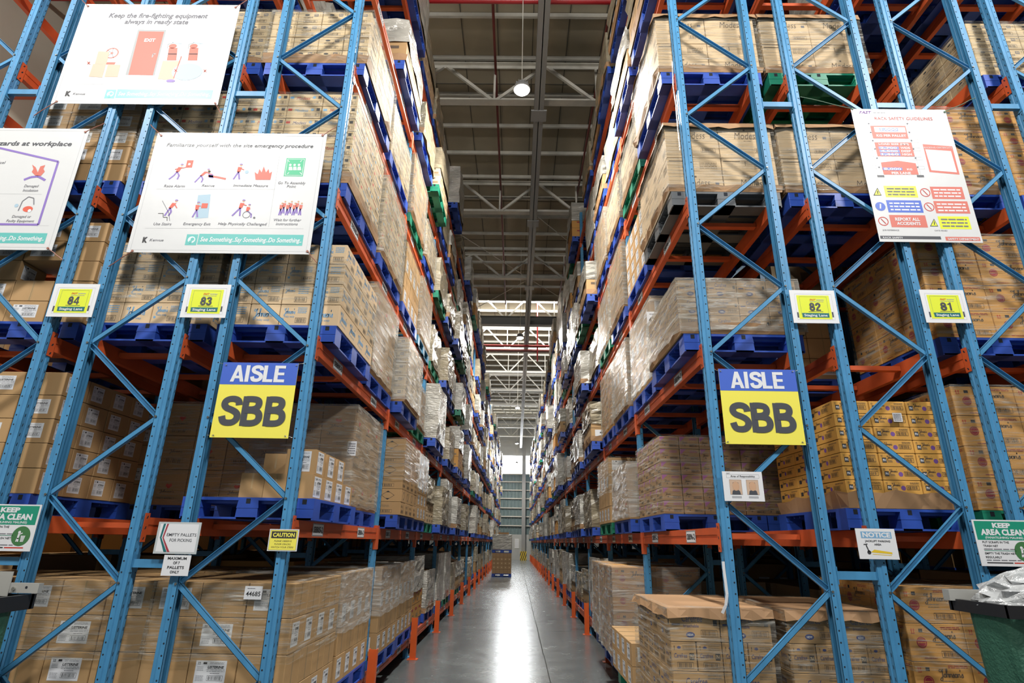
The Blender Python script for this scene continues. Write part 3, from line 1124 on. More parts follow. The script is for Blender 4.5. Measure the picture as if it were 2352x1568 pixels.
# ------------------------------------------------------------------ loads of cartons
LW, LD = 1.04, 1.18
def load(side, row, slot, n, kind, wrap='none', tray=0.0, cap=0.0, layers=None, colour='blue', shift=0.0, dpal=True, skip=None, mat_film=None, dy=0.0, lw=LW):
    sg = SG[side]
    if row == 'A' and slot >= 1:
        shift -= SG[side] * .075
    x = row_x(side, row) + shift
    y = slotY(side, slot) + dy
    z = LZ(n) + PH + .002
    if dpal:
        pallet(side, row, slot, n, colour, shift * (.85 if lw == LW else 1.0), dy, min(1.0, lw + .06))
    board, nx, ny, nz, h = KINDS[kind]
    nz = layers or nz
    where = place_words(side, row, slot, n)
    wrapped = wrap != 'none' or tray or cap
    rr = random.Random(ord(side) * 31 + ord(row) * 17 + slot * 7 + n)
    if wrapped:
        root = thing('wrapped_load' if wrap != 'none' else 'tray_load', ('film-wrapped %s cartons, %s' if wrap != 'none' else '%s cartons in board tray, %s') % (WORD[kind], where),
                     'wrapped pallet load' if wrap != 'none' else 'pallet load', (x, y, z), 'wrapped loads in the racks' if wrap != 'none' else None)
    tz = .004 if tray else 0.0
    zz = tz
    ztop = 0
    for L in range(nz):
        ax, ay, hh, kk = nx, ny, h, kind
        if kind == 'liner' and L % 2 == 0:
            ax, ay, kk, hh = 4, 6, 'linersmall', .19
        dx, dyy = lw / ax, LD / ay
        off = 0.0
        for i in range(ax):
            for j in range(ay):
                aisle_i = (i == ax - 1) if sg > 0 else (i == 0)
                if not (j == 0 or aisle_i or L == nz - 1):
                    continue
                if skip and skip(i if sg > 0 else ax - 1 - i, j, L):
                    continue
                v = 0
                if kind in ('mouth', 'mouthlow'):
                    v = rr.choice((0, 0, 3, 2, 1)) if kind == 'mouth' else rr.choice((0, 0, 1))
                    if kind == 'mouth':
                        v = {0: (0, 1)[i % 2], 1: (2, 3)[(i + 1) % 2 if j == 0 else 1], 2: (0, 1)[(i + 1) % 2], 3: (2, 3)[i % 2]}[L % 4]
                elif kind == 'soap':
                    v = (L + i) % 2 if L != 0 else (1, 2, 0, 2)[i % 4]
                elif kind == 'modess':
                    v = 0 if L == nz - 1 else 1
                elif kind == 'liner':
                    v = 0 if kk == 'liner' else 1
                elif kind == 'diamond':
                    v = (L + 1) % 2
                elif kind in ('cmodess',):
                    v = (L + i) % 3
                elif kind == 'tall':
                    v = (L + i) % 2
                me = carton_mesh(kk, v, sg, dx - .006, dyy - .006, hh - .0015)
                jit = lambda a: rr.uniform(-a, a)
                px = -lw / 2 + dx * (i + .5) + jit(.0012)
                py = .01 + dyy * (j + .5) + jit(.0012)
                rz = jit(.002)
                if wrapped:
                    inst('carton', me, root, (px, py, zz), rz)
                else:
                    o = inst(WORD[kind].replace(' ', '_') + '_carton', me, None, (x + px, y + py, z + zz), rz)
                    tag(o, '%s carton stacked %s' % (WORD[kind], where.replace(', lowest', ' on the lowest')), 'carton', '%s cartons, %s' % (WORD[kind], where))
        zz += hh + .0005
    ztop = zz
    if wrapped:
        if tray:
            liner_mesh(lw, LD, .0, tray, rr.randint(0, 99)).build('cardboard_tray', root, (0, .01, 0))
        if cap:
            liner_mesh(lw + .012, LD + .012, ztop + .006, -cap, rr.randint(0, 99)).build('cardboard_cap', root, (0, .004, 0))
        if wrap != 'none':
            z0 = {'full': .02, 'top': ztop * .45, 'tall': .03, 'mid': ztop * .28}[wrap]
            z1 = ztop + .012 if wrap != 'mid' else ztop * .8
            film_shell(lw + (.03 if cap or tray else 0), LD + (.03 if cap or tray else 0), z0, z1, rr.randint(0, 999), mat_film or FILM, top=(wrap != 'mid'), flare=.02).build('stretch_wrap', root, (0, .004, 0))

# ---- first pallet places, seen through the end frames
# left of the aisle
load('L', 'A', 0, 0, 'mouth', 'top', mat_film=FILM, shift=-.07)
load('L', 'A', 1, 0, 'mouth', 'top', mat_film=FILMS, shift=-.02)
load('L', 'B', 0, 0, 'mouth', 'top')
load('L', 'B', 1, 0, 'mouth')
load('L', 'C', 0, 0, 'mouth')
load('L', 'A', 1, 1, 'tall', 'full', tray=.06, mat_film=FILMB, shift=-.08)
load('L', 'B', 1, 1, 'tall', 'full', tray=.06)
load('L', 'C', 0, 1, 'mouthlow')
load('L', 'C', 1, 1, 'mouthlow')
load('L', 'A', 0, 2, 'soap', 'mid')
load('L', 'B', 0, 2, 'soap', 'mid')
load('L', 'C', 0, 2, 'mouthlow', skip=lambda i, j, L: (L == 2 and i == 1))
load('L', 'A', 1, 2, 'tall', 'full', mat_film=FILMB, tray=.05)
load('L', 'A', 0, 3, 'cmodess', 'full', tray=.12, shift=-.08)
load('L', 'B', 0, 3, 'cmodess', 'full', tray=.12)
load('L', 'C', 0, 3, 'mouthlow', 'top')
load('L', 'A', 1, 3, 'cmodess', 'full', tray=.08, mat_film=FILMB)
load('L', 'A', 0, 4, 'mprint', 'full', tray=.10, shift=-.05)
load('L', 'B', 0, 4, 'mprint', 'full', tray=.06)
load('L', 'A', 1, 4, 'mprint', 'full', mat_film=FILMB)
load('L', 'A', 2, 0, 'mouth', 'top', mat_film=FILMS, shift=.03)
load('L', 'A', 3, 0, 'mouth', 'top', mat_film=FILMS)
load('L', 'A', 2, 1, 'diamond', 'top', layers=6, shift=.19)
load('L', 'A', 3, 1, 'mouthlow', 'top', layers=5, shift=.12, mat_film=FILMS)
load('L', 'A', 2, 2, 'mprint', 'full', tray=.06, mat_film=FILMS, layers=5, shift=.12)
load('L', 'A', 3, 2, 'tall', 'full', tray=.06, mat_film=FILMS, colour='green', layers=2)
load('L', 'A', 2, 3, 'mouth', 'top')
load('L', 'A', 3, 3, 'tall', 'full', mat_film=FILMB, colour='cyan')
load('L', 'A', 2, 4, 'tall', 'full', tray=.08, mat_film=FILMB, colour='green')
load('L', 'A', 3, 4, 'mprint', 'full', tray=.08, mat_film=FILMB)
# right of the aisle
load('R', 'A', 0, 0, 'liner', 'full', cap=.07, mat_film=FILM, shift=-.425, lw=.74)
load('R', 'B', 0, 0, 'liner', 'full', cap=.07, mat_film=FILM, shift=-.66, lw=.74)
load('R', 'C', 0, 0, 'powder', 'top', shift=-.84, lw=.84)
load('R', 'D', 0, 0, 'powder', shift=-1.0, lw=.84)
load('R', 'A', 1, 0, 'mouthlow', layers=2, colour='green', shift=-.40, dy=-.07)
load('R', 'A', 2, 0, 'powder', 'full', mat_film=FILMS, shift=-.32)
load('R', 'A', 3, 0, 'powder', 'full', mat_film=FILMS, shift=-.25, dy=-.07)
load('R', 'A', 1, 1, 'purple', 'full')
load('R', 'B', 1, 1, 'purple', 'full')
load('R', 'B', 0, 1, 'lotion', 'none', tray=.13, lw=.90, shift=.02)
load('R', 'C', 0, 1, 'powder', 'full', colour='green')
load('R', 'D', 0, 1, 'powder', 'top')
load('R', 'A', 2, 1, 'tall', 'full', mat_film=FILMS, layers=2, shift=-.08)
load('R', 'A', 3, 1, 'mouth', 'top', colour='green', shift=-.1)
load('R', 'A', 0, 2, 'linersmall', 'full', tray=.10, layers=3, mat_film=FILMB)
load('R', 'A', 1, 2, 'mouth', 'full', tray=.0, mat_film=FILMS)
load('R', 'B', 1, 2, 'mouth', 'none', layers=3)
load('R', 'C', 0, 2, 'powder', 'full')
load('R', 'D', 0, 2, 'powder', 'full')
load('R', 'A', 2, 2, 'mouth', 'full', tray=.08, mat_film=FILMB)
load('R', 'A', 3, 2, 'powder', 'full', mat_film=FILMB)
load('R', 'A', 0, 3, 'modess', 'full', tray=.07, cap=.06, colour='grey')
load('R', 'B', 0, 3, 'modess', 'full', tray=.08, cap=.05)
load('R', 'C', 0, 3, 'powder', 'full', tray=.08)
load('R', 'D', 0, 3, 'powder', 'full')
load('R', 'A', 1, 3, 'mouthlow', 'none', layers=4)
load('R', 'A', 2, 3, 'tall', 'full', tray=.08, mat_film=FILMB)
load('R', 'A', 3, 3, 'mouth', 'full', mat_film=FILMB, colour='green')
load('R', 'A', 0, 4, 'modess', 'full', tray=.07, cap=.06)
load('R', 'B', 0, 4, 'modess', 'full', tray=.07, cap=.06, colour='green')
load('R', 'D', 0, 4, 'mprint', 'full')
load('R', 'A', 1, 4, 'modess', 'full', tray=.1, cap=.06, mat_film=FILMB, colour='green')
load('R', 'A', 2, 4, 'modess', 'full', tray=.1, mat_film=FILMB)
load('R', 'A', 3, 4, 'tall', 'full', tray=.1, mat_film=FILMB)

# the broken-down pallet on the left at the first raised level: loose cartons
pallet('L', 'A', 0, 1, 'blue', .0)
px0 = -2.16
zb = LZ(1) + PH + .002
LG = 'loose mouthwash cartons on the nearly empty pallet'
def loose_mesh(dx, dy, dz, front, sidel):
    key = ('loose', dx, dy, dz, front, sidel)
    if key in _cm:
        return _cm[key]
    mb = MB()
    x, y = dx / 2, dy / 2
    mb.box(-x, x, -y, y, 0, dz, KRAFT)
    face('loose', 1 if front else 0, Fr(mb, (-x, -y, 0), (dx, 0, 0), (0, 0, dz)), 'front')
    if sidel:
        white_label(Fr(mb, (x, -y, 0), (0, dy, 0), (0, 0, dz)), .2, .08, .8, .94, 2)
    _cm[key] = mb.mesh('carton')
    return _cm[key]
for i in range(3):
    for j in range(4):
        if i < 2 and j > 1:
            continue
        o = inst('mouthwash_carton', loose_mesh(.184, .286, .185, False, i == 2), None, (px0 + .0935 + .187 * i, slotY('L', 0) + .02 + .145 + .29 * j, zb))
        tag(o, 'small mouthwash carton in the bottom layer of the nearly empty pallet above the caution sign', 'carton', LG + ', bottom layer')
for j in range(3):
    o = inst('mouthwash_carton', loose_mesh(.235, .24, .195, j == 0, True), None, (-1.72, slotY('L', 0) + .02 + .15 + .285 * j, zb + .187))
    tag(o, 'mouthwash carton on the upper layer of the nearly empty pallet above the caution sign', 'carton', LG + ', upper layer')
o = inst('mouthwash_carton', loose_mesh(.2, .24, .19, False, False), None, (-2.02, slotY('L', 0) + .42, zb + .187))
tag(o, 'plain brown carton behind the labelled one on the nearly empty pallet', 'carton')

# ------------------------------------------------------------------ farther loads: one printed, wrapped block each
def block_mesh(kind, sg, style, seed):
    """a whole load seen small: a carton block with seams and labels, board lips and a film skin"""
    r = random.Random(seed)
    board, nx, ny, nz, h = KINDS[kind]
    mb = MB()
    nz = max(2, int(nz * r.choice((.6, .7, .8, .9, 1.0)) + .5))
    H_ = nz * h
    w, d = 1.03, 1.18
    if style != 'film':
        mb.box(-w / 2, w / 2, 0, d, 0, H_, board)
        for face_ in ('front', 'side'):
            if face_ == 'front':
                f = Fr(mb, (-w / 2, 0, 0), (w, 0, 0), (0, 0, H_), .002)
                m_ = nx
            elif sg > 0:
                f = Fr(mb, (w / 2, 0, 0), (0, d, 0), (0, 0, H_), .002)
                m_ = ny
            else:
                f = Fr(mb, (-w / 2, d, 0), (0, -d, 0), (0, 0, H_), .002)
                m_ = ny
            for k in range(1, nz):
                f.line(0, k / nz, 1, k / nz, .006, SEAM)
            for k in range(1, m_):
                f.line(k / m_, 0, k / m_, 1, .006, SEAM)
            for a in range(m_):
                for b in range(nz):
                    if kind in ('mouth', 'mouthlow') and (b + (face_ == 'side')) % 2 == 0:
                        f.rect((a + .2) / m_, (b + .16) / nz, (a + .75) / m_, (b + .86) / nz, WHITE, 1)
                        f.rect((a + .45) / m_, (b + .6) / nz, (a + .7) / m_, (b + .7) / nz, BLACK, 2)
                        f.rect((a + .45) / m_, (b + .24) / nz, (a + .7) / m_, (b + .42) / nz, GREYINK, 2)
                    elif kind not in ('mouth', 'mouthlow'):
                        f.rect((a + .55) / m_, (b + .15) / nz, (a + .9) / m_, (b + .35) / nz, SOFTINK, 1)
                        f.rect((a + .25) / m_, (b + .6) / nz, (a + .7) / m_, (b + .74) / nz, DARKINK if kind != 'powder' else DREDINK, 1)
    if style in ('film', 'half'):
        z0 = 0.0 if style == 'film' else H_ * .45
        fm = FILMO if r.random() < .6 else FILMG
        sh = film_shell(w, d, z0, H_ + .01, seed, fm, disp=.03, nxy=6, nz=7)
        mb.add(sh.v, sh.f, fm)
        if style == 'film':
            mb.box(-w / 2, w / 2, .0, d, 0, H_, board)
    if r.random() < .5:
        l = liner_mesh(w, d, 0, .1, seed)
        mb.add(l.v, l.f, LINER)
    return mb
FARK = ['mouth', 'mouthlow', 'tall', 'powder', 'modess', 'soap', 'mprint', 'tall', 'mouth']
FAR = {}
for sg in (1, -1):
    FAR[sg] = []
    for i in range(18):
        kd = FARK[i % len(FARK)]
        st = ('film', 'film', 'half', 'film', 'film', 'half', 'film')[i % 7]
        m_ = block_mesh(kd, sg, st, 100 + i)
        FAR[sg].append((kd, st, m_, m_.mesh('wrapped_load')))

rf = random.Random(11)
n_load = 0
for side in 'LR':
    sg = SG[side]
    stuffL, stuffP = MB(), MB()
    for slot in range(2, 2 * NB):
        for n in range(NL):
            if slot < 4 and n <= 4:
                continue
            if rf.random() < .09:
                continue
            col = rf.choice(['blue'] * 9 + ['green'])
            kd, st, m_, me = rf.choice(FAR[sg])
            dx = -sg * (rf.uniform(-.12, .12) if n else rf.uniform(.09, .14))
            x, y, z = row_x(side, 'A') + dx, slotY(side, slot), LZ(n) + PH + .002
            near = slot < 15
            if near:
                pallet(side, 'A', slot, n, col, dx)
                o = inst('wrapped_load', me, None, (x, y + .01, z))
                tag(o, 'film-wrapped %s cartons, %s' % (WORD[kd], place_words(side, 'A', slot, n)), 'wrapped pallet load', 'wrapped loads in the racks')
                n_load += 1
            else:
                for mt in m_.mats:
                    idx = m_.mats.index(mt)
                    stuffL.add([], [], mt)
                base = len(stuffL.v)
                stuffL.v += [(a + x, b + y + .01, c + z) for a, b, c in m_.v]
                remap = [stuffL.mi(mt) for mt in m_.mats]
                for f_, k_ in zip(m_.f, m_.m):
                    stuffL.f.append(tuple(q + base for q in f_))
                    stuffL.m.append(remap[k_])
                pm_ = PAL['blue']
                # only the outer silhouette of the far pallets matters: deck, feet
                stuffP.add([(a + x, b + y, c + LZ(n)) for a, b, c in pm_.v], pm_.f, PBLUE if col == 'blue' else PGREEN)
    o = stuffL.build('wrapped_loads')
    tag(o, 'wrapped pallet loads crowding the far end of the %s aisle row' % SIDEWORD[side], 'wrapped pallet loads')
    o['kind'] = 'stuff'
    o = stuffP.build('plastic_pallets')
    tag(o, 'plastic pallets under the loads at the far end of the %s aisle row' % SIDEWORD[side], 'pallets')
    o['kind'] = 'stuff'
    # top levels near the front and the back rows
    for row, slots in (('A', (0, 1)), ('B', (0, 1)), ('C', (0, 1)), ('D', (0, 1))):
        for slot in slots:
            for n in (5, 6):
                if (row in 'CD' and side == 'L') or (row == 'A' and slot == 0 and side == 'L' and n == 5):
                    continue
                if rf.random() < .25 and n == 5:
                    continue
                kd, st, m_, me = rf.choice(FAR[sg])
                pallet(side, row, slot, n, 'blue')
                o = inst('wrapped_load', me, None, (row_x(side, row), slotY(side, slot) + .01, LZ(n) + PH + .002))
                tag(o, 'film-wrapped %s cartons, %s' % (WORD[kd], place_words(side, row, slot, n)), 'wrapped pallet load', 'wrapped loads in the racks')
    back = MB()
    bpal = MB()
    for row, s0, s1 in (('B', 2, 26), ('C', 2, 22), ('D', 1, 22)) + ((('E', 0, 22),) if side == 'R' else ()):
        for slot in range(s0, s1):
            for n in range(NL):
                if rf.random() < .10 or (n >= 4 and row in 'CD' and side == 'L') or (slot >= 12 and n > 3) or (slot == 1 and n > 4):
                    continue
                kd, st, m_, me = rf.choice(FAR[sg])
                x, y, z = row_x(side, row), slotY(side, slot), LZ(n) + PH
                H_ = KINDS[kd][3] * KINDS[kd][4]
                back.box(x - .51, x + .51, y + .01, y + 1.19, z, z + H_, KINDS[kd][0])
                for a in range(3):
                    f = Fr(back, (x - .51, y + .01, z), (1.02, 0, 0), (0, 0, H_), .003)
                    f.rect((a + .2) / 3, .6, (a + .7) / 3, .8, WHITE if kd[:5] == 'mouth' else SOFTINK, 1)
                    f.rect((a + .2) / 3, .1, (a + .7) / 3, .3, SOFTINK, 1)
                bpal.add([(a + x, b + y, c + LZ(n)) for a, b, c in PAL['blue'].v], PAL['blue'].f, PBLUE)
    xs_ = -6.75 if side == 'L' else 7.75  # floor stacks added to hide the lit side wall, darkening the gaps
    for slot in range(0, 22):
        for z in (PH, 1.28 + PH):
            y = slotY(side, slot)
            hh = rf.choice((.9, 1.0, 1.1))
            back.box(xs_ - .5, xs_ + .5, y + .02, y + 1.18, z, z + hh + (1.12 - hh if z < 1 else 0), KRAFT if rf.random() < .7 else AMBER)
            bpal.add([(a + xs_, b + y, c + z - PH) for a, b, c in PAL['blue'].v], PAL['blue'].f, PBLUE)
    o = back.build('carton_loads')
    tag(o, 'carton loads deep in the dark rows behind the %s aisle row' % SIDEWORD[side], 'carton loads')
    o['kind'] = 'stuff'
    o = bpal.build('back_row_pallets')
    tag(o, 'blue pallets deep in the dark rows behind the %s aisle row' % SIDEWORD[side], 'pallets')
    o['kind'] = 'stuff'

# ------------------------------------------------------------------ the hall
def floor_mat():
    m, t, b = nt('polished_concrete')
    tc = t.nodes.new('ShaderNodeTexCoord')
    n = t.nodes.new('ShaderNodeTexNoise')
    n.inputs['Scale'].default_value = 0.7
    n.inputs['Detail'].default_value = 8
    n.inputs['Roughness'].default_value = 0.6
    t.links.new(tc.outputs['Object'], n.inputs['Vector'])
    cr = t.nodes.new('ShaderNodeValToRGB')
    cr.color_ramp.elements[0].position = 0.3
    cr.color_ramp.elements[0].color = (0.095, 0.108, 0.112, 1)
    cr.color_ramp.elements[1].position = 0.75
    cr.color_ramp.elements[1].color = (0.18, 0.20, 0.205, 1)
    t.links.new(n.outputs['Fac'], cr.inputs[0])
    t.links.new(cr.outputs[0], b.inputs['Base Color'])
    n2 = t.nodes.new('ShaderNodeTexNoise')
    n2.inputs['Scale'].default_value = 3.0
    n2.inputs['Detail'].default_value = 5
    t.links.new(tc.outputs['Object'], n2.inputs['Vector'])
    mr = t.nodes.new('ShaderNodeMapRange')
    mr.inputs['To Min'].default_value = 0.15
    mr.inputs['To Max'].default_value = 0.34
    t.links.new(n2.outputs['Fac'], mr.inputs['Value'])
    t.links.new(mr.outputs[0], b.inputs['Roughness'])
    bp = t.nodes.new('ShaderNodeBump')
    bp.inputs['Strength'].default_value = 0.12
    bp.inputs['Distance'].default_value = 0.01
    mp = t.nodes.new('ShaderNodeMapping')
    mp.inputs['Scale'].default_value = (0.6, 3.0, 1)
    t.links.new(tc.outputs['Object'], mp.inputs[0])
    n3 = t.nodes.new('ShaderNodeTexNoise')
    n3.inputs['Scale'].default_value = 1.6
    n3.inputs['Detail'].default_value = 3
    t.links.new(mp.outputs[0], n3.inputs['Vector'])
    t.links.new(n3.outputs['Fac'], bp.inputs['Height'])
    t.links.new(bp.outputs[0], b.inputs['Normal'])
    b.inputs['Specular IOR Level'].default_value = 0.7
    return m
FLOORM = floor_mat()
JOINT = mat('joint_filler', (0.03, 0.03, 0.03), 0.8)
ROOFM = mat('roof_insulation', (0.42, 0.365, 0.265), 0.8, noise=0.15, nscale=0.8)
ROOFS = mat('roof_seam', (0.12, 0.11, 0.09), 0.9)
STEELW = mat('painted_roof_steel', (0.60, 0.57, 0.50), 0.5, noise=0.08)
STEELG = mat('grey_steel', (0.27, 0.27, 0.265), 0.5)
REDPIPE = mat('red_pipe', (0.42, 0.02, 0.025), 0.35)
DREDPIPE = mat('dark_red_pipe', (0.16, 0.03, 0.025), 0.5)
SIDING = mat('green_grey_siding', (0.15, 0.21, 0.215), 0.5, noise=0.1)
CONC = mat('painted_concrete', (0.46, 0.46, 0.44), 0.75, noise=0.06, nscale=1.5)
BEIGE = mat('beige_wall', (0.62, 0.58, 0.48), 0.8, noise=0.12, nscale=0.6)
PANE = mat('daylight_pane', (0.8, 0.85, 0.9), 0.4, emit=(0.93, 0.97, 1.0), estr=9.0)
PANE2 = mat('roof_light_pane', (0.8, 0.8, 0.7), 0.4, emit=(1.0, 0.93, 0.74), estr=0.5)
LAMPM = mat('lamp_glow', (1, 1, 1), 0.4, emit=(1.0, 0.98, 0.92), estr=60.0)
SIGNY = mat('sign_yellow', (0.93, 0.84, 0.12), 0.38, spec=0.5)
SIGNB = mat('sign_blue', (0.07, 0.15, 0.62), 0.38)
SIGNK = mat('sign_charcoal', (0.075, 0.08, 0.095), 0.42)
ACID = mat('acid_yellow', (0.78, 0.86, 0.06), 0.35)
TEALD = mat('dark_teal', (0.02, 0.16, 0.17), 0.4)
AQUA = mat('aqua_print', (0.13, 0.52, 0.49), 0.4)
AQUAW = mat('aqua_white', (0.72, 0.84, 0.84), 0.4)
SGREEN = mat('sign_green', (0.015, 0.30, 0.19), 0.4)
DGREEN = mat('badge_green', (0.06, 0.20, 0.07), 0.45)
LGREEN = mat('assembly_green', (0.08, 0.50, 0.27), 0.45)
POPPY = mat('poppy_print', (0.72, 0.115, 0.07), 0.5)
CORAL = mat('coral_print', (0.66, 0.17, 0.13), 0.5)
FPURP = mat('figure_purple', (0.25, 0.16, 0.52), 0.5)
SKIN = mat('print_skin', (0.62, 0.38, 0.24), 0.5)
BUFF = mat('print_buff', (0.62, 0.44, 0.32), 0.5)
SKY = mat('print_pale_blue', (0.40, 0.56, 0.68), 0.5)
DOORG = mat('print_door_grey', (0.33, 0.35, 0.36), 0.5)
CORD = mat('copper_cord', (0.34, 0.13, 0.09), 0.5)
GCORD = mat('green_cord', (0.12, 0.20, 0.14), 0.7)
CLEARS = mat('laminated_sleeve', (0.55, 0.60, 0.62), 0.15, spec=0.9)
NETG = mat('green_net', (0.035, 0.13, 0.085), 0.6, bump=0.5, bscale=60)
RUBBER = mat('black_rim', (0.02, 0.02, 0.022), 0.35)
FILMW = mat('waste_film', (0.52, 0.54, 0.55), 0.22, spec=1.0, noise=0.25, nscale=9, bump=0.9, bscale=22)
BINTOP = mat('pale_steel', (0.52, 0.52, 0.49), 0.45, 0.3)
HAZY = mat('hazard_yellow', (0.80, 0.55, 0.03), 0.5)

XL, XR, YB, YE = -9.6, 13.0, -12.0, 62.0
m_ = MB(); m_.box(XL, XR, YB, YE, -.1, 0, FLOORM); structure(m_.build('floor'))
m_ = MB()
rj = random.Random(3)
y = 5.0
while y < 60:
    l = rj.uniform(.5, 1.6)
    x = .477 + rj.uniform(-.003, .003)
    w = .0045 + .004 * rj.random()
    m_.box(x - w, x + w, y, y + l, 0, .0012, JOINT)
    y += l + rj.uniform(.0, .03)
for yy in (13.1, 18.97, 27.5, 36.0, 45.0):
    m_.box(-1.7, 1.6, yy - .004, yy + .004, 0, .001, JOINT)
structure(m_.build('floor_joints'))
m_ = MB()
m_.box(XL, XR, YB, 25.2, 12.9, 13.0, ROOFM)
x = XL
while x < XR:
    m_.box(x - .01, x + .01, YB, 25.2, 12.885, 12.9, ROOFS)
    x += .82
y = 1.0
while y < 25:
    m_.box(XL, XR, y - .012, y + .012, 12.89, 12.9, ROOFS)
    y += 2.7
m_.box(XL, XR, 25.15, 25.25, 12.6, 14.4, ROOFM)
m_.box(XL, XR, 25.2, YE, 14.3, 14.4, ROOFM)
x = XL
while x < XR:
    m_.box(x - .01, x + .01, 25.2, YE, 14.285, 14.3, ROOFS)
    x += .82
structure(m_.build('ceiling'))
m_ = MB(); m_.box(XL - .2, XL, YB, YE, 0, 14.4, BEIGE); structure(m_.build('wall_left'))
m_ = MB(); m_.box(XR, XR + .2, YB, YE, 0, 14.4, CONC); structure(m_.build('wall_right'))
# purlins, each one a roof member
def beam_obj(name, mb, parent=None):
    return structure(mb.build(name, parent))
pl = MB(); y = 1.0; ys = []
m_ = MB()
for y in [2.5 + 1.2 * i for i in range(19)]:
    m_.box(XL, XR, y - .03, y + .03, 12.775, 12.785, STEELW)
    m_.box(XL, XR, y - .03, y - .022, 12.785, 12.88, STEELW)
for y in [26.4 + 1.34 * i for i in range(26)]:
    m_.box(XL, XR, y - .035, y + .035, 14.14, 14.28, STEELW)
structure(m_.build('ceiling_purlins'))
def truss(y, zb_, zt_, mt, ch=.09):
    mb = MB()
    mb.box(XL, XR, y - .1, y + .1, zb_ - .01, zb_ + .01, mt)
    mb.box(XL, XR, y - .01, y + .01, zb_, zb_ + .12, mt)
    mb.box(XL, XR, y - .1, y + .1, zt_ - .01, zt_ + .01, mt)
    mb.box(XL, XR, y - .01, y + .01, zt_ - .09, zt_, mt)
    k = -4
    while k < 6:
        xb_ = -.65 + 2.42 * k
        if XL < xb_ - 1.2 and xb_ + 1.2 < XR:
            mb.bar((xb_ - .05, y, zb_ + .05), (xb_ - 1.16, y, zt_ - .05), .07, .07, mt)
            mb.bar((xb_ + .05, y, zb_ + .05), (xb_ + 1.16, y, zt_ - .05), .07, .07, mt)
            mb.bar((xb_, y, zb_ + .05), (xb_, y, zt_ - .05), .05, .05, mt)
        k += 1
    structure(mb.build('ceiling_truss'))
for y in (1.3, 6.1, 10.9, 15.7, 20.5):
    truss(y, 11.5, 12.6, STEELW)
for y in (26.6, 31.4, 36.2, 41.0, 45.8, 50.6, 55.4, 60.2):
    truss(y, 12.2, 13.5, STEELW)
def ibeam(mb, p, q, w, h, mt):
    """I section; p, q bottom centre line"""
    p, q = Vector(p), Vector(q)
    if abs(q.y - p.y) > abs(q.x - p.x):
        mb.box(p.x - w / 2, p.x + w / 2, p.y, q.y, p.z, p.z + .02, mt)
        mb.box(p.x - w / 2, p.x + w / 2, p.y, q.y, p.z + h - .02, p.z + h, mt)
        mb.box(p.x - .01, p.x + .01, p.y, q.y, p.z, p.z + h, mt)
    else:
        mb.box(p.x, q.x, p.y - w / 2, p.y + w / 2, p.z, p.z + .02, mt)
        mb.box(p.x, q.x, p.y - w / 2, p.y + w / 2, p.z + h - .02, p.z + h, mt)
        mb.box(p.x, q.x, p.y - .01, p.y + .01, p.z, p.z + h, mt)
m_ = MB(); ibeam(m_, (.40, -6, 11.12), (.40, 61, 11.12), .22, .30, STEELG)
for y in (10.9, 15.7, 20.5):
    m_.box(.22, .58, y - .18, y + .18, 11.10, 11.14, STEELG)
structure(m_.build('ceiling_beam_along_aisle'))
m_ = MB(); ibeam(m_, (XL, 25.0, 11.25), (XR, 25.0, 11.25), .3, .42, STEELG); structure(m_.build('ceiling_cross_beam'))
m_ = MB(); m_.box(-3.4, -3.1, 25.6, 25.9, 0, 14.2, STEELG); 
# wind braces
for (a, b) in (((-3.0, 15.7, 11.5), (.4, 20.5, 11.5)), ((.4, 15.7, 11.5), (3.8, 20.5, 11.5)), ((-3.0, 25.0, 11.5), (.4, 20.5, 11.5)), ((3.8, 25, 11.5), (.4, 20.5, 11.5))):
    m_.cyl(a, b, .012, STEELW, 5)
structure(m_.build('ceiling_wind_bracing'))
# pipes: things that hang under the roof
m_ = MB(); m_.cyl((XL, 8.45, 11.78), (XR, 8.45, 11.78), .055, REDPIPE, 12)
tag(m_.build('sprinkler_pipe'), 'bright red sprinkler main crossing the roof above the first lamp', 'pipe', None)
m_ = MB(); m_.cyl((-.63, 6, 12.32), (-.63, 25, 12.32), .03, DREDPIPE, 8)
tag(m_.build('sprinkler_pipe'), 'thin dark red pipe running along the roof left of the aisle beam', 'pipe')
m_ = MB(); m_.cyl((1.83, 6, 12.32), (1.83, 25, 12.32), .03, DREDPIPE, 8)
tag(m_.build('sprinkler_pipe'), 'thin dark red pipe running along the roof beside the right rack tops', 'pipe')
m_ = MB(); m_.cyl((XL, 27.2, 11.0), (XR, 27.2, 11.0), .06, REDPIPE, 12)
m_.cyl((.95, 27.2, 13.4), (.95, 27.2, 10.2), .035, REDPIPE, 8)
tag(m_.build('sprinkler_pipe'), 'red sprinkler pipe crossing behind the second hanging lamp, with a short drop', 'pipe')
m_ = MB(); m_.cyl((XL, 27.8, 10.95), (XR, 27.8, 10.95), .075, DREDPIPE, 10)
tag(m_.build('sprinkler_pipe'), 'dark maroon pipe crossing just behind the red one near the second lamp', 'pipe')
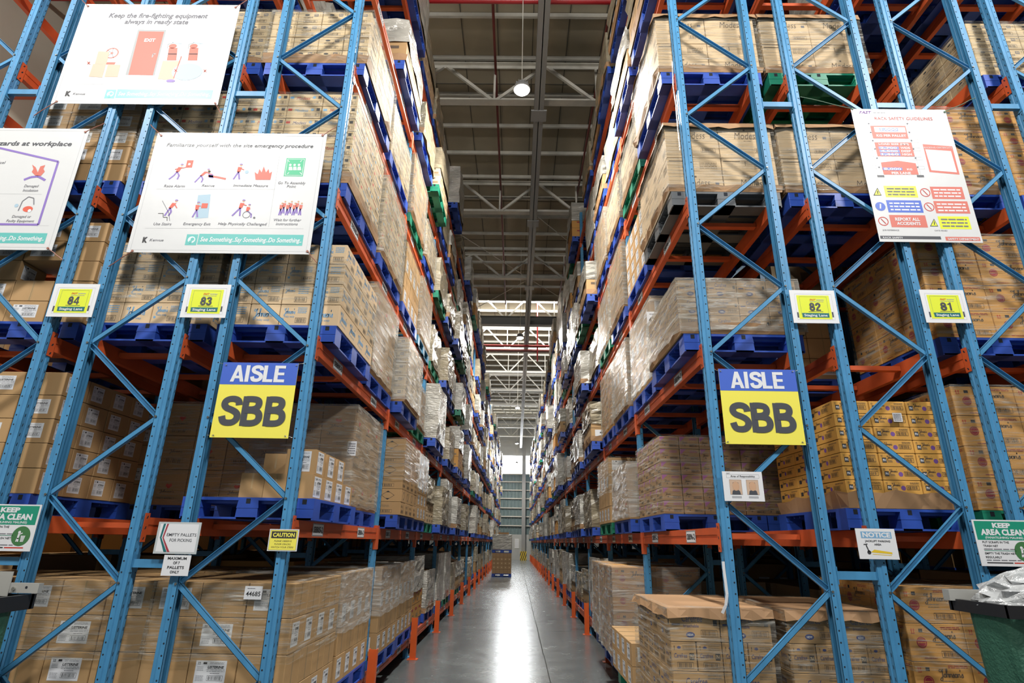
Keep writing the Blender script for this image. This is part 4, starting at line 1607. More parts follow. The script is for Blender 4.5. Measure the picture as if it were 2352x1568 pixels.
# end wall
m_ = MB()
zc0, zc1, zw0, zw1 = 2.45, 8.55, 8.55, 10.45
m_.box(XL, XR, YE, YE + .2, 0, zc0, CONC)
m_.box(XL, XR, YE + .05, YE + .2, zc0, zw0, SIDING)
x = XL
while x < XR:
    m_.add([(x, YE + .05, zc0), (x + .06, YE + .0, zc0), (x + .12, YE + .0, zc0), (x + .18, YE + .05, zc0), (x, YE + .05, zw0), (x + .06, YE + .0, zw0), (x + .12, YE + .0, zw0), (x + .18, YE + .05, zw0)],
           [(0, 1, 5, 4), (1, 2, 6, 5), (2, 3, 7, 6)], SIDING)
    x += .36
m_.box(XL, XR, YE + .05, YE + .2, zw1, 14.4, CONC)
for z in (3.3, 4.2, 5.05, 6.0, 6.85, 7.7, 8.5):
    m_.box(XL, XR, YE - .14, YE, z - .05, z + .05, STEELW)
structure(m_.build('wall_end'))
m_ = MB(); m_.box(XL, XR, YE + .1, YE + .14, zw0, zw1, PANE); structure(m_.build('window_1'))
m_ = MB(); m_.box(XL, XR, 25.32, 25.34, 13.05, 14.2, PANE2); structure(m_.build('window_2'))
m_ = MB(); ibeam(m_, (.76, 61.6, 0), (.76, 61.6, 0), .3, .3, STEELG); m_.box(.58, .95, 61.3, 61.7, 0, 14.0, STEELG); structure(m_.build('wall_end_column'))
m_ = MB()
for i in range(9):
    m_.box(-.1, .32, YE - .03, YE - .005, 1.15 + i * .1, 1.22 + i * .1, WHITE)
m_.box(-.14, .36, YE - .02, YE, 1.1, 2.06, STEELW)
tag(m_.build('louvre_vent'), 'white louvre on the end wall beside the aisle column', 'louvre')
g = thing('column_guard', 'black and yellow striped guard round the foot of the end column', 'column guard', (.77, 61.0, 0))
m_ = MB(); m_.box(-.32, .32, -.05, .2, 0, .85, HAZY)
for i in range(-1, 5):
    f = Fr(m_, (-.32, -.05, 0), (.64, 0, 0), (0, 0, .85), .003)
    x = i * .3
    q = []
    for a, b in ((x - .0, 0), (x + .14, 0), (x + .14 + .45, 1), (x + .45, 1)):
        q.append((a, b))
    # clip the slanted stripe to the plate
    def clip(poly, side_, lim):
        out = []
        for k in range(len(poly)):
            a, b = poly[k], poly[(k + 1) % len(poly)]
            ia, ib = (a[0] - lim) * side_ <= 0, (b[0] - lim) * side_ <= 0
            if ia:
                out.append(a)
            if ia != ib:
                t = (lim - a[0]) / (b[0] - a[0])
                out.append((lim, a[1] + t * (b[1] - a[1])))
        return out
    q = clip(clip(q, 1, 1.0), -1, 0.0)
    if len(q) > 2:
        f.poly(q, BLACK)
m_.build('guard_plate', g)

# lamps
for i, (lx, ly, lz) in enumerate(LAMPS):
    zc = 12.85 if ly < 25 else 14.2
    t = thing('high_bay_lamp', ['bright round hanging lamp nearest in the aisle roof', 'second hanging lamp down the aisle, above the red crossing pipe', 'third hanging lamp down the aisle on a pale rod',
              'fourth and small hanging lamp far down the aisle', 'farthest hanging lamp before the end window'][i], 'hanging lamp', (lx, ly, lz), 'high bay lamps over the aisle')
    m_ = MB()
    m_.cyl((0, 0, 0), (0, 0, .035), .14, STEELG, 20)
    m_.cyl((0, 0, .035), (0, 0, .16), .12, STEELG, 16, .07)
    for k in range(12):
        a = k * math.pi / 6
        m_.bar((math.cos(a) * .09, math.sin(a) * .09, .035), (math.cos(a) * .09, math.sin(a) * .09, .14), .05, .006, STEELG, (math.cos(a), math.sin(a), 0))
    m_.build('housing', t)
    m_ = MB()
    n = 20
    vs = []
    for r_, z_ in ((.12, -.001), (.12, -.02), (.085, -.040), (.03, -.047)):
        vs += [(math.cos(2 * math.pi * k / n) * r_, math.sin(2 * math.pi * k / n) * r_, z_) for k in range(n)]
    fs = []
    for q in range(3):
        for k in range(n):
            fs.append((q * n + k, (q + 1) * n + k, (q + 1) * n + (k + 1) % n, q * n + (k + 1) % n))
    fs.append(tuple(range(3 * n + n - 1, 3 * n - 1, -1)))
    m_.add(vs, fs, LAMPM)
    m_.build('lens', t)
    m_ = MB(); m_.cyl((0, 0, .16), (0, 0, zc - lz), .008, STEELW, 6); m_.build('suspension_rod', t)
for lx in (-6.5, 0, 6.5):
    t = thing('high_bay_lamp', {-6.5: 'left', 0: 'middle', 6.5: 'right'}[lx] + ' hanging lamp over the staging floor before the racks', 'hanging lamp', (lx, -0.4, 9.72))
    m_ = MB(); m_.cyl((0, 0, 0), (0, 0, .04), .28, STEELG, 20); m_.cyl((0, 0, .04), (0, 0, .18), .13, STEELG, 14, .07); m_.build('housing', t)
    m_ = MB(); m_.cyl((0, 0, .18), (0, 0, 3.1), .008, STEELW, 6); m_.build('suspension_rod', t)

# ------------------------------------------------------------------ post guards along the aisle
gm = MB()
gm.box(-.045, .045, -.006, .0, .006, .58, ORANGE2)
gm.box(-.045, -.039, 0, .07, .006, .58, ORANGE2)
gm.box(.039, .045, 0, .07, .006, .58, ORANGE2)
gm.box(-.08, .08, -.03, .10, 0, .008, ORANGE2)
gme = gm.mesh('post_guard')
area('added_wall_lamp', (-7.85, 6.5, 9.5), (-7.85, 6.5, 0), 0.3, 0.3, 520, (1.0, 0.97, 0.9), 'DISK', 170)  # unseen lamp added to brighten the beige left wall
t = thing('high_bay_lamp', 'added hanging lamp out of view, lighting the beige wall beyond the left rack rows', 'hanging lamp', (-7.85, 6.5, 9.58))
m_ = MB(); m_.cyl((0, 0, 0), (0, 0, .04), .16, STEELG, 20); m_.cyl((0, 0, .04), (0, 0, .18), .1, STEELG, 14, .06); m_.build('housing', t)
m_ = MB(); m_.cyl((0, 0, .18), (0, 0, 3.3), .008, STEELW, 6); m_.build('suspension_rod', t)
for side in 'LR':
    for b in range(1, NB + 1):
        x = -1.555 if side == 'L' else 1.445 + .0
        o = inst('post_guard', gme, None, (x, Y0[side] + b * BAY - .12, 0))
        tag(o, 'orange post guard on the floor at the %s upright of the %s aisle row' % (ORD[b], SIDEWORD[side]), 'post guard', 'orange post guards along the aisle')

# ------------------------------------------------------------------ pallet loads standing in the aisle
ax, ay = -.72, 32.0
def aisle_pallet(z, lab, dy=0):
    mb = MB()
    o = inst('plastic_pallet', PALME['blue'], None, (ax, ay + dy, z))
    tag(o, lab, 'pallet')
aisle_pallet(0, 'blue plastic pallet on the aisle floor under the brown carton block')
m_ = MB()
w = 1.0
m_.box(-w / 2, w / 2, 0, 1.1, 0, 1.0, DUSTY)
f = Fr(m_, (-w / 2, 0, 0), (w, 0, 0), (0, 0, 1.0), .003)
for k in range(1, 5):
    f.line(0, k / 5, 1, k / 5, .008, SEAM)
for k in range(1, 5):
    f.line(k / 5, 0, k / 5, 1, .006, SEAM)
for i in range(5):
    for k in range(3):
        f.disc(.1 + i * .2, .3 + k * .2, .03, PALE, 1, 8)
o = m_.build('carton_block', None, (ax, ay, PH + .002))
tag(o, 'low brown carton block standing in the aisle far ahead', 'pallet load')
aisle_pallet(PH + 1.004, 'blue plastic pallet set on top of the brown carton block in the aisle')
o = thing('wrapped_load', 'silver film-wrapped upper load stacked in the aisle far ahead', 'wrapped pallet load', (ax, ay, 2 * PH + 1.008))
m_ = MB(); m_.box(-.5, .5, 0, 1.1, 0, .74, KRAFT); m_.build('carton_block', o)
film_shell(1.0, 1.1, .01, .76, 5, FILMG, disp=.02).build('stretch_wrap', o)
m_ = MB(); m_.box(-.2, .35, .1, .9, .775, .86, DUSTY); tag(m_.build('carton', None, (ax, ay, 2 * PH + 1.012)), 'flat brown carton lying on top of the stacked loads in the aisle', 'carton')

# ------------------------------------------------------------------ signs
class Sign:
    """flat sign whose corners are measured on its plane; marks are placed in photograph pixels on that plane"""
    def __init__(s, name, label, cat, tl, tr, br, bl, Y, mt, th=.004, group=None, ties=None):
        P = [atY(*c, Y) for c in (tl, tr, br, bl)]
        s.x0, s.x1 = (P[0].x + P[3].x) / 2, (P[1].x + P[2].x) / 2
        s.z1, s.z0 = (P[0].z + P[1].z) / 2, (P[2].z + P[3].z) / 2
        s.Y = Y
        s.w, s.h = s.x1 - s.x0, s.z1 - s.z0
        s.mb = MB()
        s.mb.box(0, s.w, 0, th, 0, s.h, mt)
        s.f = Fr(s.mb, (0, 0, 0), (s.w, 0, 0), (0, 0, s.h), .0006)
        s.meta = (name, label, cat, group)
        s.ties = []
    def uv(s, x, y):
        p = atY(x, y, s.Y)
        return (p.x - s.x0) / s.w, (p.z - s.z0) / s.h
    def text(s, txt, xl, xr, yb, yt, mt, bold=0.0, shear=0.0, k=3):
        ym, xm = (yb + yt) / 2, (xl + xr) / 2
        u0, u1 = s.uv(xl, ym)[0], s.uv(xr, ym)[0]
        v0, v1 = s.uv(xm, yb)[1], s.uv(xm, yt)[1]
        s.f.text(txt, u0, v0, u1, v1, mt, bold, shear, k, geo=heavy_geo(txt) if bold == 'heavy' else None)
    def rect(s, xl, xr, yb, yt, mt, k=1):
        ym, xm = (yb + yt) / 2, (xl + xr) / 2
        s.f.rect(s.uv(xl, ym)[0], s.uv(xm, yb)[1], s.uv(xr, ym)[0], s.uv(xm, yt)[1], mt, k)
    def outline(s, xl, xr, yb, yt, w, mt, k=1):
        ym, xm = (yb + yt) / 2, (xl + xr) / 2
        s.f.outline(s.uv(xl, ym)[0], s.uv(xm, yb)[1], s.uv(xr, ym)[0], s.uv(xm, yt)[1], w, mt, k)
    def dashes(s, xl, xr, yb, yt, n, mt, k=2, seed=0):
        ym, xm = (yb + yt) / 2, (xl + xr) / 2
        s.f.dashes(s.uv(xl, ym)[0], s.uv(xm, yb)[1], s.uv(xr, ym)[0], s.uv(xm, yt)[1], n, mt, k, seed)
    def poly(s, pts, mt, k=1):
        # photograph points run clockwise on screen or not: order so the face looks forward
        q = [s.uv(*p) for p in pts]
        ar = sum(q[i][0] * q[(i + 1) % len(q)][1] - q[(i + 1) % len(q)][0] * q[i][1] for i in range(len(q)))
        if ar < 0:
            q.reverse()
        s.f.poly(q, mt, k)
    def path(s, pts, w, mt, k=2):
        s.f.path([s.uv(*p) for p in pts], w, mt, k)
    def disc(s, x, y, r, mt, k=2, ry=None, n=16):
        s.f.disc(*s.uv(x, y), r, mt, k, n, ry)
    def ring(s, x, y, r, w, mt, k=2):
        s.f.ring(*s.uv(x, y), r, w, mt, k)
    def done(s, ties=(), tmat=None, tname='wire_tie', tr=.0018):
        name, label, cat, group = s.meta
        o = s.mb.build(name, None, (s.x0, s.Y, s.z0))
        tag(o, label, cat, group)
        for (ax_, ay_), (bx_, by_) in ties:
            a, b = atY(ax_, ay_, s.Y - .003), atY(bx_, by_, Y0['L'] - .012 if ax_ < 1200 else Y0['R'] - .012)
            m2 = MB()
            off = Vector((s.x0, s.Y, s.z0))
            n = 5
            rr_ = random.Random(int(ax_))
            pts = []
            for i in range(n + 1):
                p = a.lerp(b, i / n) - off
                p.z += rr_.uniform(-.004, .004)
                pts.append(p)
            m2.tube(pts, tr, tmat or GALV, 5)
            m2.cyl(a - off + Vector((0, -.004, 0)), a - off + Vector((0, .004, 0)), tr * 2.6, tmat or GALV, 8)
            m2.build(tname, o)
        return o
    def fig(s, x, y, sc, lean=0.0, legs=((-.12, 0), (.14, 0)), arms=((.3, .1),), top=POPPY, bot=FPURP, cap=True):
        """small printed figure; x, y: photograph pixel of the hips, sc: metres of body height"""
        u, v = s.uv(x, y)
        def P(a, b):
            return (u + a * sc / s.w, v + b * sc / s.h)
        hx = lean
        s.f.poly([P(-.09, 0), P(.09, 0), P(hx + .12, .30), P(hx - .10, .32)], top, 2)
        s.f.disc(*P(hx + .04 + lean * .3, .43), .065 * sc, SKIN, 2, 10)
        if cap:
            s.f.poly([P(hx - .04 + lean * .3, .45), P(hx + .14 + lean * .3, .46), P(hx + .09 + lean * .3, .52), P(hx + lean * .3 - .01, .52)], bot, 3)
        for lx, bend in legs:
            s.f.path([P(0, .02), P(lx * .5 + bend, -.22), P(lx, -.46)], .085 * sc, bot, 2)
        for a, b in arms:
            s.f.path([P(hx, .26), P(hx + a * .5, .26 + b * .3 - .03), P(hx + a, .26 + b)], .05 * sc, top, 3)

YL, YR_ = 4.372, 4.452
# aisle boards
for (tl, tr, br, bl, Y, lab, yb, tx, bx) in (
        ((515.3, 832), (686.7, 833.7), (661.2, 1006), (479, 1004.6), YL, 'blue and yellow aisle board wired to the left rack end', 884, (531, 655, 877, 839), (504, 658, 978, 910)),
        ((1649.5, 847.6), (1826.8, 848.4), (1849.7, 1021), (1667.3, 1020), YR_, 'blue and yellow aisle board wired to the right rack end', 898, (1677, 1799, 892, 854), (1675.5, 1827, 993, 925))):
    s = Sign('aisle_sign', lab, 'sign', tl, tr, br, bl, Y, SIGNY, .004, None)
    u0 = 0
    v = s.uv((tl[0] + tr[0]) / 2, yb - .5)[1]
    s.f.rect(0, v, 1, 1, SIGNB, 1)
    s.text('AISLE', *tx, WHITE, 'heavy')
    s.text('SBB', *bx, SIGNK, 'heavy')
    if Y == YL:
        s.done([((520, 838), (504, 832)), ((681, 839), (699, 833)), ((490, 999), (475, 1000)), ((655, 1001), (672, 1004))])
    else:
        s.done([((1655, 852), (1641, 848)), ((1820, 853), (1834, 850)), ((1672, 1014), (1656, 1017)), ((1843, 1015), (1860, 1020))])

# staging lane plates
for (c, num, xs, Y, where) in (
        (((127.5, 651), (230, 652.5), (210.5, 728), (105, 726.5)), '84', (0, 0), YL, 'left-hand'),
        (((428.6, 652.6), (532, 653.3), (516.6, 730), (412.6, 728)), '83', (0, 0), YL, ''),
        (((1812.9, 665.8), (1916, 667), (1928, 742.7), (1823, 741)), '82', (0, 0), YR_, ''),
        (((2111, 663.8), (2213, 667), (2230.6, 742.3), (2127.8, 739.8)), '81', (0, 0), YR_, '')):
    s = Sign('lane_sign', 'white plate with yellow staging lane card numbered ' + {'84': 'eighty-four', '83': 'eighty-three', '82': 'eighty-two', '81': 'eighty-one'}[num], 'sign', *c, Y, WHITE, .004, None)
    f = s.f
    f.rect(.14, .12, .86, .84, ACID, 1)
    f.outline(.2, .26, .80, .80, .0014, TEALD, 2)
    f.rect(.21, .17, .80, .30, TEALD, 3)
    f.text('Staging Lane', .25, .20, .76, .27, WHITE, .02, k=4)
    f.text(num, .39, .37, .64, .61, SIGNK, geo=heavy_geo(num), k=3)
    f.rect(.36, .335, .68, .35, SIGNK, 2)
    f.text('FAST', .42, .68, .56, .73, REDINK, .03, .3)
    f.dashes(.57, .68, .74, .73, 1, LGREY, 3)
    f.dashes(.42, .635, .72, .665, 1, LGREY, 3, 5)
    f.rect(.10, .16, .135, .32, SIGNK, 1)
    f.rect(.865, .18, .90, .34, SIGNK, 1)
    f.outline(.1, .1, .92, .88, .001, LGREY, 1)
    s.done()

# banners
def see_something(s, x0, x1, yb, yt, xi0, xi1, tx0, tx1):
    s.rect(x0, x1, yb, yt, AQUA, 1)
    s.rect(xi0, xi1, yb, yt, AQUA, 1)
    xc, yc = (xi0 + xi1) / 2, (yb + yt) / 2
    s.disc(xc, yc, .033, AQUAW, 2)
    s.disc(xc + 2, yc - 1, .016, AQUA, 3)
    s.disc(xc - 3, yc + 5, .014, AQUA, 3)
    h = (yb - yt) * .23
    s.text('See Something..Say Something..Do Something..', tx0, tx1, yc + h * .9, yc - h * .9, WHITE, .02, .2, 2)
def kenvue(s, x0, xk, x1, yb, yt):
    s.text('K', x0, xk, yb, yt, BLACK, .07)
    s.text('Kenvue', xk + 5, x1, yb - 2, yt + 3, GREYINK, .0, .2)

s = Sign('safety_banner', 'white vinyl banner showing a red exit door and fire extinguishers', 'banner', (195, 8), (551, 13), (501, 241), (118, 237), YL, VINYL, .003, None)
s.f.outline(.02, .025, .98, .975, .0015, LGREY, 1)
s.text('Keep the fire-fighting equipment', 251, 478, 41, 31, GREYINK, .02, .2)
s.text('always in ready state', 287, 433, 55, 45, GREYINK, .02, .2)
s.poly([(317, 68), (382, 69), (355, 173), (288, 172)], DOORG, 1)
s.poly([(320, 72), (377, 73), (351, 173), (295, 172)], POPPY, 2)
s.text('EXIT', 332, 357, 96, 89, WHITE, .03)
s.path([(352, 124), (358, 124)], .012, DOORG, 3)
s.path([(352, 124), (350, 132)], .012, DOORG, 3)
for p in ([(226, 118), (252, 119), (244, 148), (218, 147)], [(214, 147), (243, 148), (235, 178), (204, 176)], [(248, 148), (277, 149), (270, 177), (240, 177)]):
    s.poly(p, BUFF, 2)
s.poly([(246, 143), (266, 143), (262, 150), (243, 148)], POPPY, 1)
s.ring(257, 122, .068, .014, CORAL, 1)
s.disc(257, 122, .013, CORAL, 3)
for a in range(5):
    t = a * 2 * math.pi / 5
    s.path([(257, 122), (257 + 12 * math.cos(t), 122 + 12 * math.sin(t))], .004, GREYINK, 1)
for dx_ in (0, 48):
    s.poly([(388 + dx_, 110), (408 + dx_, 110), (405 + dx_, 139), (383 + dx_, 139)], POPPY, 1)
    s.disc(397 + dx_, 106, .04, POPPY, 1, ry=.03)
    s.poly([(394 + dx_, 96), (412 + dx_, 98), (420 + dx_, 101), (400 + dx_, 100)], SKY, 2)
    s.path([(398 + dx_, 98), (386 + dx_, 102), (384 + dx_, 112)], .008, DOORG, 2)
    s.rect(386 + dx_, 406 + dx_, 125, 123, BLACK, 3)
s.poly([(374, 140), (412, 140), (399, 184), (362, 182)], BUFF, 2)
s.disc(430, 165, .15, SKY, 3, ry=.105)
s.path([(417, 129), (399, 180)], .009, POPPY, 4)
s.disc(392, 186, .045, FPURP, 4, ry=.018)
for (x, y) in ((204, 145), (404, 162), (471, 163)):
    s.path([(x - 3, y - 3), (x + 3, y + 3)], .008, POPPY, 5)
    s.path([(x + 3, y - 3), (x - 3, y + 3)], .008, POPPY, 5)
s.path([(158, 193), (487, 195)], .0015, LGREY, 1)
kenvue(s, 151, 163, 196, 220, 210)
see_something(s, 267, 488, 226, 206, 242, 265, 272, 484)
s.done([((202, 14), (185, -3)), ((541, 17), (568, 0)), ((130, 233), (78, 265)), ((494, 237), (508, 262))], CORD, 'tie_cord', .004)

s = Sign('safety_banner', 'white vinyl banner on the site emergency procedure with small figures', 'banner', (361, 306), (748, 306), (715, 583), (291, 580), YL, VINYL, .003, None)
s.f.outline(.02, .02, .98, .98, .0015, LGREY, 1)
s.text('Familiarize yourself with the site emergency procedure', 383, 720, 338, 330, SIGNK, .012, .2)
for t_, a, b, y in (('Raise Alarm', 377, 425, 430), ('Rescue', 464, 493, 429), ('Immediate Measure', 536, 616, 429), ('Go To Assembly', 639, 702, 423), ('Point', 659, 680, 431),
                    ('Use Stairs', 353, 394, 517), ('Emergency Exit', 421, 484, 517), ('Help Physically Challenged', 501, 613, 517), ('Wait for further', 629, 692, 508), ('instructions', 634, 684, 517)):
    s.text(t_, a, b, y, y - 6, GREYINK, .0, .2)
s.path([(359, 434), (631, 435)], .0015, LGREY, 1)
s.path([(642, 358), (617, 521)], .0015, LGREY, 1)
s.path([(333, 524), (697, 525)], .0015, LGREY, 1)
s.rect(655, 699, 405, 363, LGREEN, 1)
s.rect(657.5, 697, 403, 365, WHITE, 2)
s.rect(658.5, 696, 402, 366, LGREEN, 3)
for x in (667, 677, 687):
    s.disc(x, 379, .012, WHITE, 4)
    s.poly([(x - 4, 391), (x + 5, 391), (x + 4, 383), (x - 3, 383)], WHITE, 4)
for (x, y, a, b) in ((665, 372, -4, -4), (690, 372, 4, -4), (664, 396, -4, 4), (689, 396, 4, 4)):
    s.path([(x, y), (x + a, y + b)], .006, WHITE, 4)
s.fig(407, 395, .17, .1, ((-.35, .05), (.1, .1)), ((.45, .12), (-.25, -.1)))
s.rect(428, 443, 385, 368, POPPY, 1)
s.disc(435, 377, .012, WHITE, 2)
s.fig(462, 404, .15, .25, ((-.3, 0), (.1, .1)), ((.4, -.15),))
s.path([(478, 404), (495, 406), (519, 411)], .02, CORAL, 2)
s.poly([(478, 397), (490, 400), (490, 409), (480, 408)], FPURP, 2)
s.disc(481, 394, .012, DARKINK, 3)
s.fig(548, 395, .17, .02, ((-.2, 0), (.12, 0)), ((.25, -.12),))
s.disc(567, 395, .018, SKY, 2)
s.poly([(587, 413), (585, 395), (592, 400), (596, 388), (601, 396), (606, 382), (611, 396), (617, 388), (619, 398), (625, 394), (621, 413)], CORAL, 2)
s.path([(373, 461), (388, 489), (390, 507)], .004, GREYINK, 2)
s.path([(363, 490), (375, 490), (375, 499), (384, 499), (384, 507)], .005, BLACK, 2)
s.fig(391, 478, .17, .15, ((-.2, 0), (.0, .1)), ((.2, -.25),))
s.poly([(455, 448), (484, 446), (478, 500), (448, 502)], SKY, 1)
s.fig(452, 482, .16, -.02, ((-.15, 0), (.12, 0)), ((.2, .0),))
s.rect(463, 477, 478, 467, POPPY, 3)
s.fig(552, 478, .17, .05, ((-.35, 0), (.05, 0)), ((.25, -.1),))
s.fig(568, 485, .14, .02, ((.3, .15),), ((.15, -.1),))
s.ring(566, 493, .034, .004, GREYINK, 3)
s.disc(584, 500, .01, GREYINK, 3)
for i, x in enumerate((645, 652, 660, 667, 675, 682, 690)):
    yy = 476 if i % 2 else 480
    s.fig(x, yy, .135, .0, ((-.07, 0), (.07, 0)), (), CORAL, FPURP, False)
kenvue(s, 328, 339, 376, 556, 545)
see_something(s, 455, 696, 563, 538, 427, 453, 460, 693)
s.done([((370, 311), (346, 287)), ((741, 311), (772, 292)), ((304, 576), (249, 612)), ((706, 577), (728, 604))], CORD, 'tie_cord', .004)

s = Sign('safety_banner', 'white vinyl banner about workplace hazards, cut by the picture edge', 'banner', (-215, 290), (203, 298), (122, 574), (-320, 570), YL, VINYL, .003, None)
s.f.outline(.02, .02, .98, .98, .0015, LGREY, 1)
s.text('Identify hazards at workplace', -92, 166, 334, 324, SIGNK, .02, .2)
s.path([(-140, 310), (0, 340), (134, 371), (88, 516), (-120, 513)], .02, FPURP, 2)
s.poly([(82, 404), (73, 395), (77, 388), (74, 378), (82, 384), (87, 396), (93, 382), (104, 379), (100, 388), (103, 394), (94, 404)], CORAL, 2)
s.path([(55, 413), (70, 407), (88, 405), (104, 414)], .022, FPURP, 2)
for t_, a, b, y in (('Damaged', 56, 89, 430), ('Insulation', 53, 88, 440), ('Damaged or', 28, 72, 500), ('Faulty Equipment', 15, 79, 510), ('ical', -2, 13, 376)):
    s.text(t_, a, b, y, y - 6, GREYINK, .0, .2)
s.disc(64, 480, .045, POPPY, 2, ry=.03)
s.disc(68, 484, .016, WHITE, 3)
s.path([(42, 484), (52, 462), (66, 452), (78, 455), (78, 470)], .008, GREYINK, 3)
s.disc(38, 472, .018, SKY, 2)
s.path([(-100, 444), (96, 446)], .0015, LGREY, 1)
s.path([(-150, 517), (112, 518)], .0015, LGREY, 1)
see_something(s, -150, 106, 558, 534, -182, -152, -146, 102)
s.done([((196, 303), (240, 283)), ((110, 570), (144, 596))], CORD, 'tie_cord', .004)

s = Sign('safety_banner', 'creased white rack safety guidelines banner tied to the right racks', 'banner', (1956, 247), (2173, 255), (2257, 558), (2018, 554), YR_, VINYL, .003, None)
s.text('FAST', 1973, 2002, 261, 255, PURPLE, .03, .3)
s.dashes(2005, 2034, 261, 256, 1, LGREY)
s.text('RACK SAFETY GUIDELINES', 2009, 2141, 276, 269, REDINK, .0)
for i, y in enumerate((284, 304, 323, 342, 363, 384)):
    k = i * 4.6
    s.outline(1975 + k, 2100 + k, y + 4, y - 3, .001, LGREY, 1)
    s.disc(1995 + k * 1.05, y, .008, GREYINK, 3, n=8)
    s.disc(2084 + k * 1.02, y, .008, GREYINK, 3, n=8)
s.path([(1990, 284), (2016, 402)], .0015, LGREY, 1)
s.path([(2083, 284), (2115, 402)], .0015, LGREY, 1)
s.rect(2002, 2083, 318, 289, CORAL, 2); s.rect(2008, 2079, 304, 292, WHITE, 3); s.rect(2020, 2062, 301, 294, SIGNB, 4)
s.text('1,000', 2022, 2060, 300, 295, WHITE, .03, k=5)
s.text('KG PER PALLET', 2013, 2081, 314, 309, WHITE, .03)
s.rect(2012, 2097, 359, 327, CORAL, 2)
s.text('LOAD SIZE (MM)', 2018, 2087, 333, 329, WHITE, .03)
for i, (a, b) in enumerate((('2,700', 'WIDE'), ('4,500', 'DEEP'), ('1,460', 'HIGH'))):
    y = 342 + i * 7.4
    s.rect(2018 + i * 2, 2064 + i * 2, y + .5, y - 5.2, SIGNB, 3)
    s.text(a, 2021 + i * 2, 2060 + i * 2, y, y - 4.5, WHITE, .03, k=4)
    s.text(b, 2068 + i * 2, 2090 + i * 2, y, y - 4.5, WHITE, .03)
s.poly([(2023, 373), (2062, 369), (2103, 375), (2110, 401), (2030, 401)], CORAL, 2)
s.rect(2028, 2072, 391, 385, SIGNB, 3)
s.text('8,000', 2030, 2070, 390.5, 385.7, WHITE, .03, k=4)
s.text('KG', 2083, 2095, 391, 387, WHITE, .03); s.text('PER LANE', 2048, 2092, 400, 395, WHITE, .03)
s.rect(2015, 2031, 407, 402, SIGNK, 2); s.rect(2106, 2122, 407, 402, SIGNK, 2)
s.poly([(2119, 331), (2187, 336), (2204, 401), (2135, 395)], CORAL, 1)
s.poly([(2125, 343), (2184, 347), (2198, 396), (2139, 391)], WHITE, 2)
s.text('RACKING CERTIFICATE', 2122, 2186, 341, 337.5, WHITE, .0)
for (a, b, y0_, y1_, mt_, txt) in ((2032, 2106, 453, 427, ACID, None), (2139, 2213, 457, 429, CORAL, None), (2038, 2118, 488, 460, SIGNB, None), (2147, 2225, 490, 462, CORAL, None),
                                  (2045, 2128, 522, 494, CORAL, 'x'), (2157, 2228, 526, 497, ACID, None)):
    s.rect(a, b, y0_, y1_, mt_, 1)
    if txt:
        s.text('REPORT ALL', 2056, 2112, 507, 500, WHITE, .03)
        s.text('ACCIDENTS', 2060, 2114, 516.5, 510, WHITE, .03)
    else:
        s.dashes(a + 6, b - 6, y0_ - 3, y1_ + 3, 3, WHITE if mt_ is not ACID else GREYINK, seed=int(a))
for (x, y, kind_) in ((2016, 440, 'tri'), (2125, 442, 'no'), (2022, 474, 'disc'), (2134, 475, 'no'), (2029, 508, 'no'), (2146, 511, 'tri')):
    if kind_ == 'tri':
        s.poly([(x - 10, y + 9), (x + 9, y + 9), (x - 1, y - 9)], BLACK, 1)
        s.poly([(x - 7.5, y + 7.5), (x + 7, y + 7.5), (x - 1, y - 6)], ACID, 2)
        s.path([(x - .5, y - 2), (x, y + 5)], .008, BLACK, 3)
    elif kind_ == 'no':
        s.ring(x, y, .045, .007, REDINK, 2)
        s.path([(x - 6, y - 6), (x + 6, y + 6)], .007, REDINK, 3)
    else:
        s.disc(x, y, .045, SIGNB, 2)
        s.path([(x, y - 6), (x, y + 5)], .012, WHITE, 3)
s.rect(2022, 2161, 549, 542, SIGNK, 1); s.rect(2172, 2251, 553, 544, CORAL, 1)
s.text('RACK SAFETY', 2028, 2074, 547.5, 544, WHITE, .02); s.text('SAFETY DEPARTMENT', 2177, 2249, 551.5, 547, WHITE, .02)
s.text('JOB REFERENCE', 2027, 2065, 530, 527, GREYINK); s.text('DATE ISSUED', 2147, 2176, 531, 528, GREYINK)
s.done([((1958, 250), (1838, 222)), ((2170, 257), (2240, 225))], GCORD, 'tie_cord', .004)

# small notices
s = Sign('caution_sign', 'small yellow caution plate on the left post above the floor loads', 'sign', (619, 1214.7), (686, 1215), (682.5, 1265.7), (614.3, 1265), YL, WHITE, .004)
s.f.rect(.04, .05, .96, .95, SIGNY, 1); s.f.rect(.08, .58, .92, .9, BLACK, 2); s.f.outline(.035, .045, .965, .955, .0015, BLACK, 2)
s.f.text('CAUTION', .13, .65, .87, .83, SIGNY, .035, k=3)
for i, (t_, a, b) in enumerate((('PLEASE OBSERVE', .2, .8), ('FLOOR CRACKS.', .22, .78), ('WATCH YOUR STEPS!', .12, .88))):
    s.f.text(t_, a, .42 - i * .14, b, .495 - i * .14, BLACK, .0, .15)
s.done()
s = Sign('notice_sign', 'laminated notice reading empty pallets for picking, on the left rack', 'sign', (365.5, 1197.9), (463, 1199.4), (450.8, 1273.3), (351.3, 1270), YL, CLEARS, .003)
s.f.rect(.05, .06, .95, .94, WHITE, 1)
s.f.poly([(.12, .94), (.17, .94), (.13, .5), (.31, .06), (.24, .06), (.09, .5)][::-1], TEALD, 2)
s.f.poly([(.2, .94), (.24, .94), (.18, .5), (.38, .06), (.32, .06), (.15, .5)][::-1], DREDINK, 2)
s.f.text('EMPTY PALLETS', .24, .55, .93, .645, SIGNK, .01); s.f.text('FOR PICKING', .33, .38, .84, .475, SIGNK, .01)
s.done()
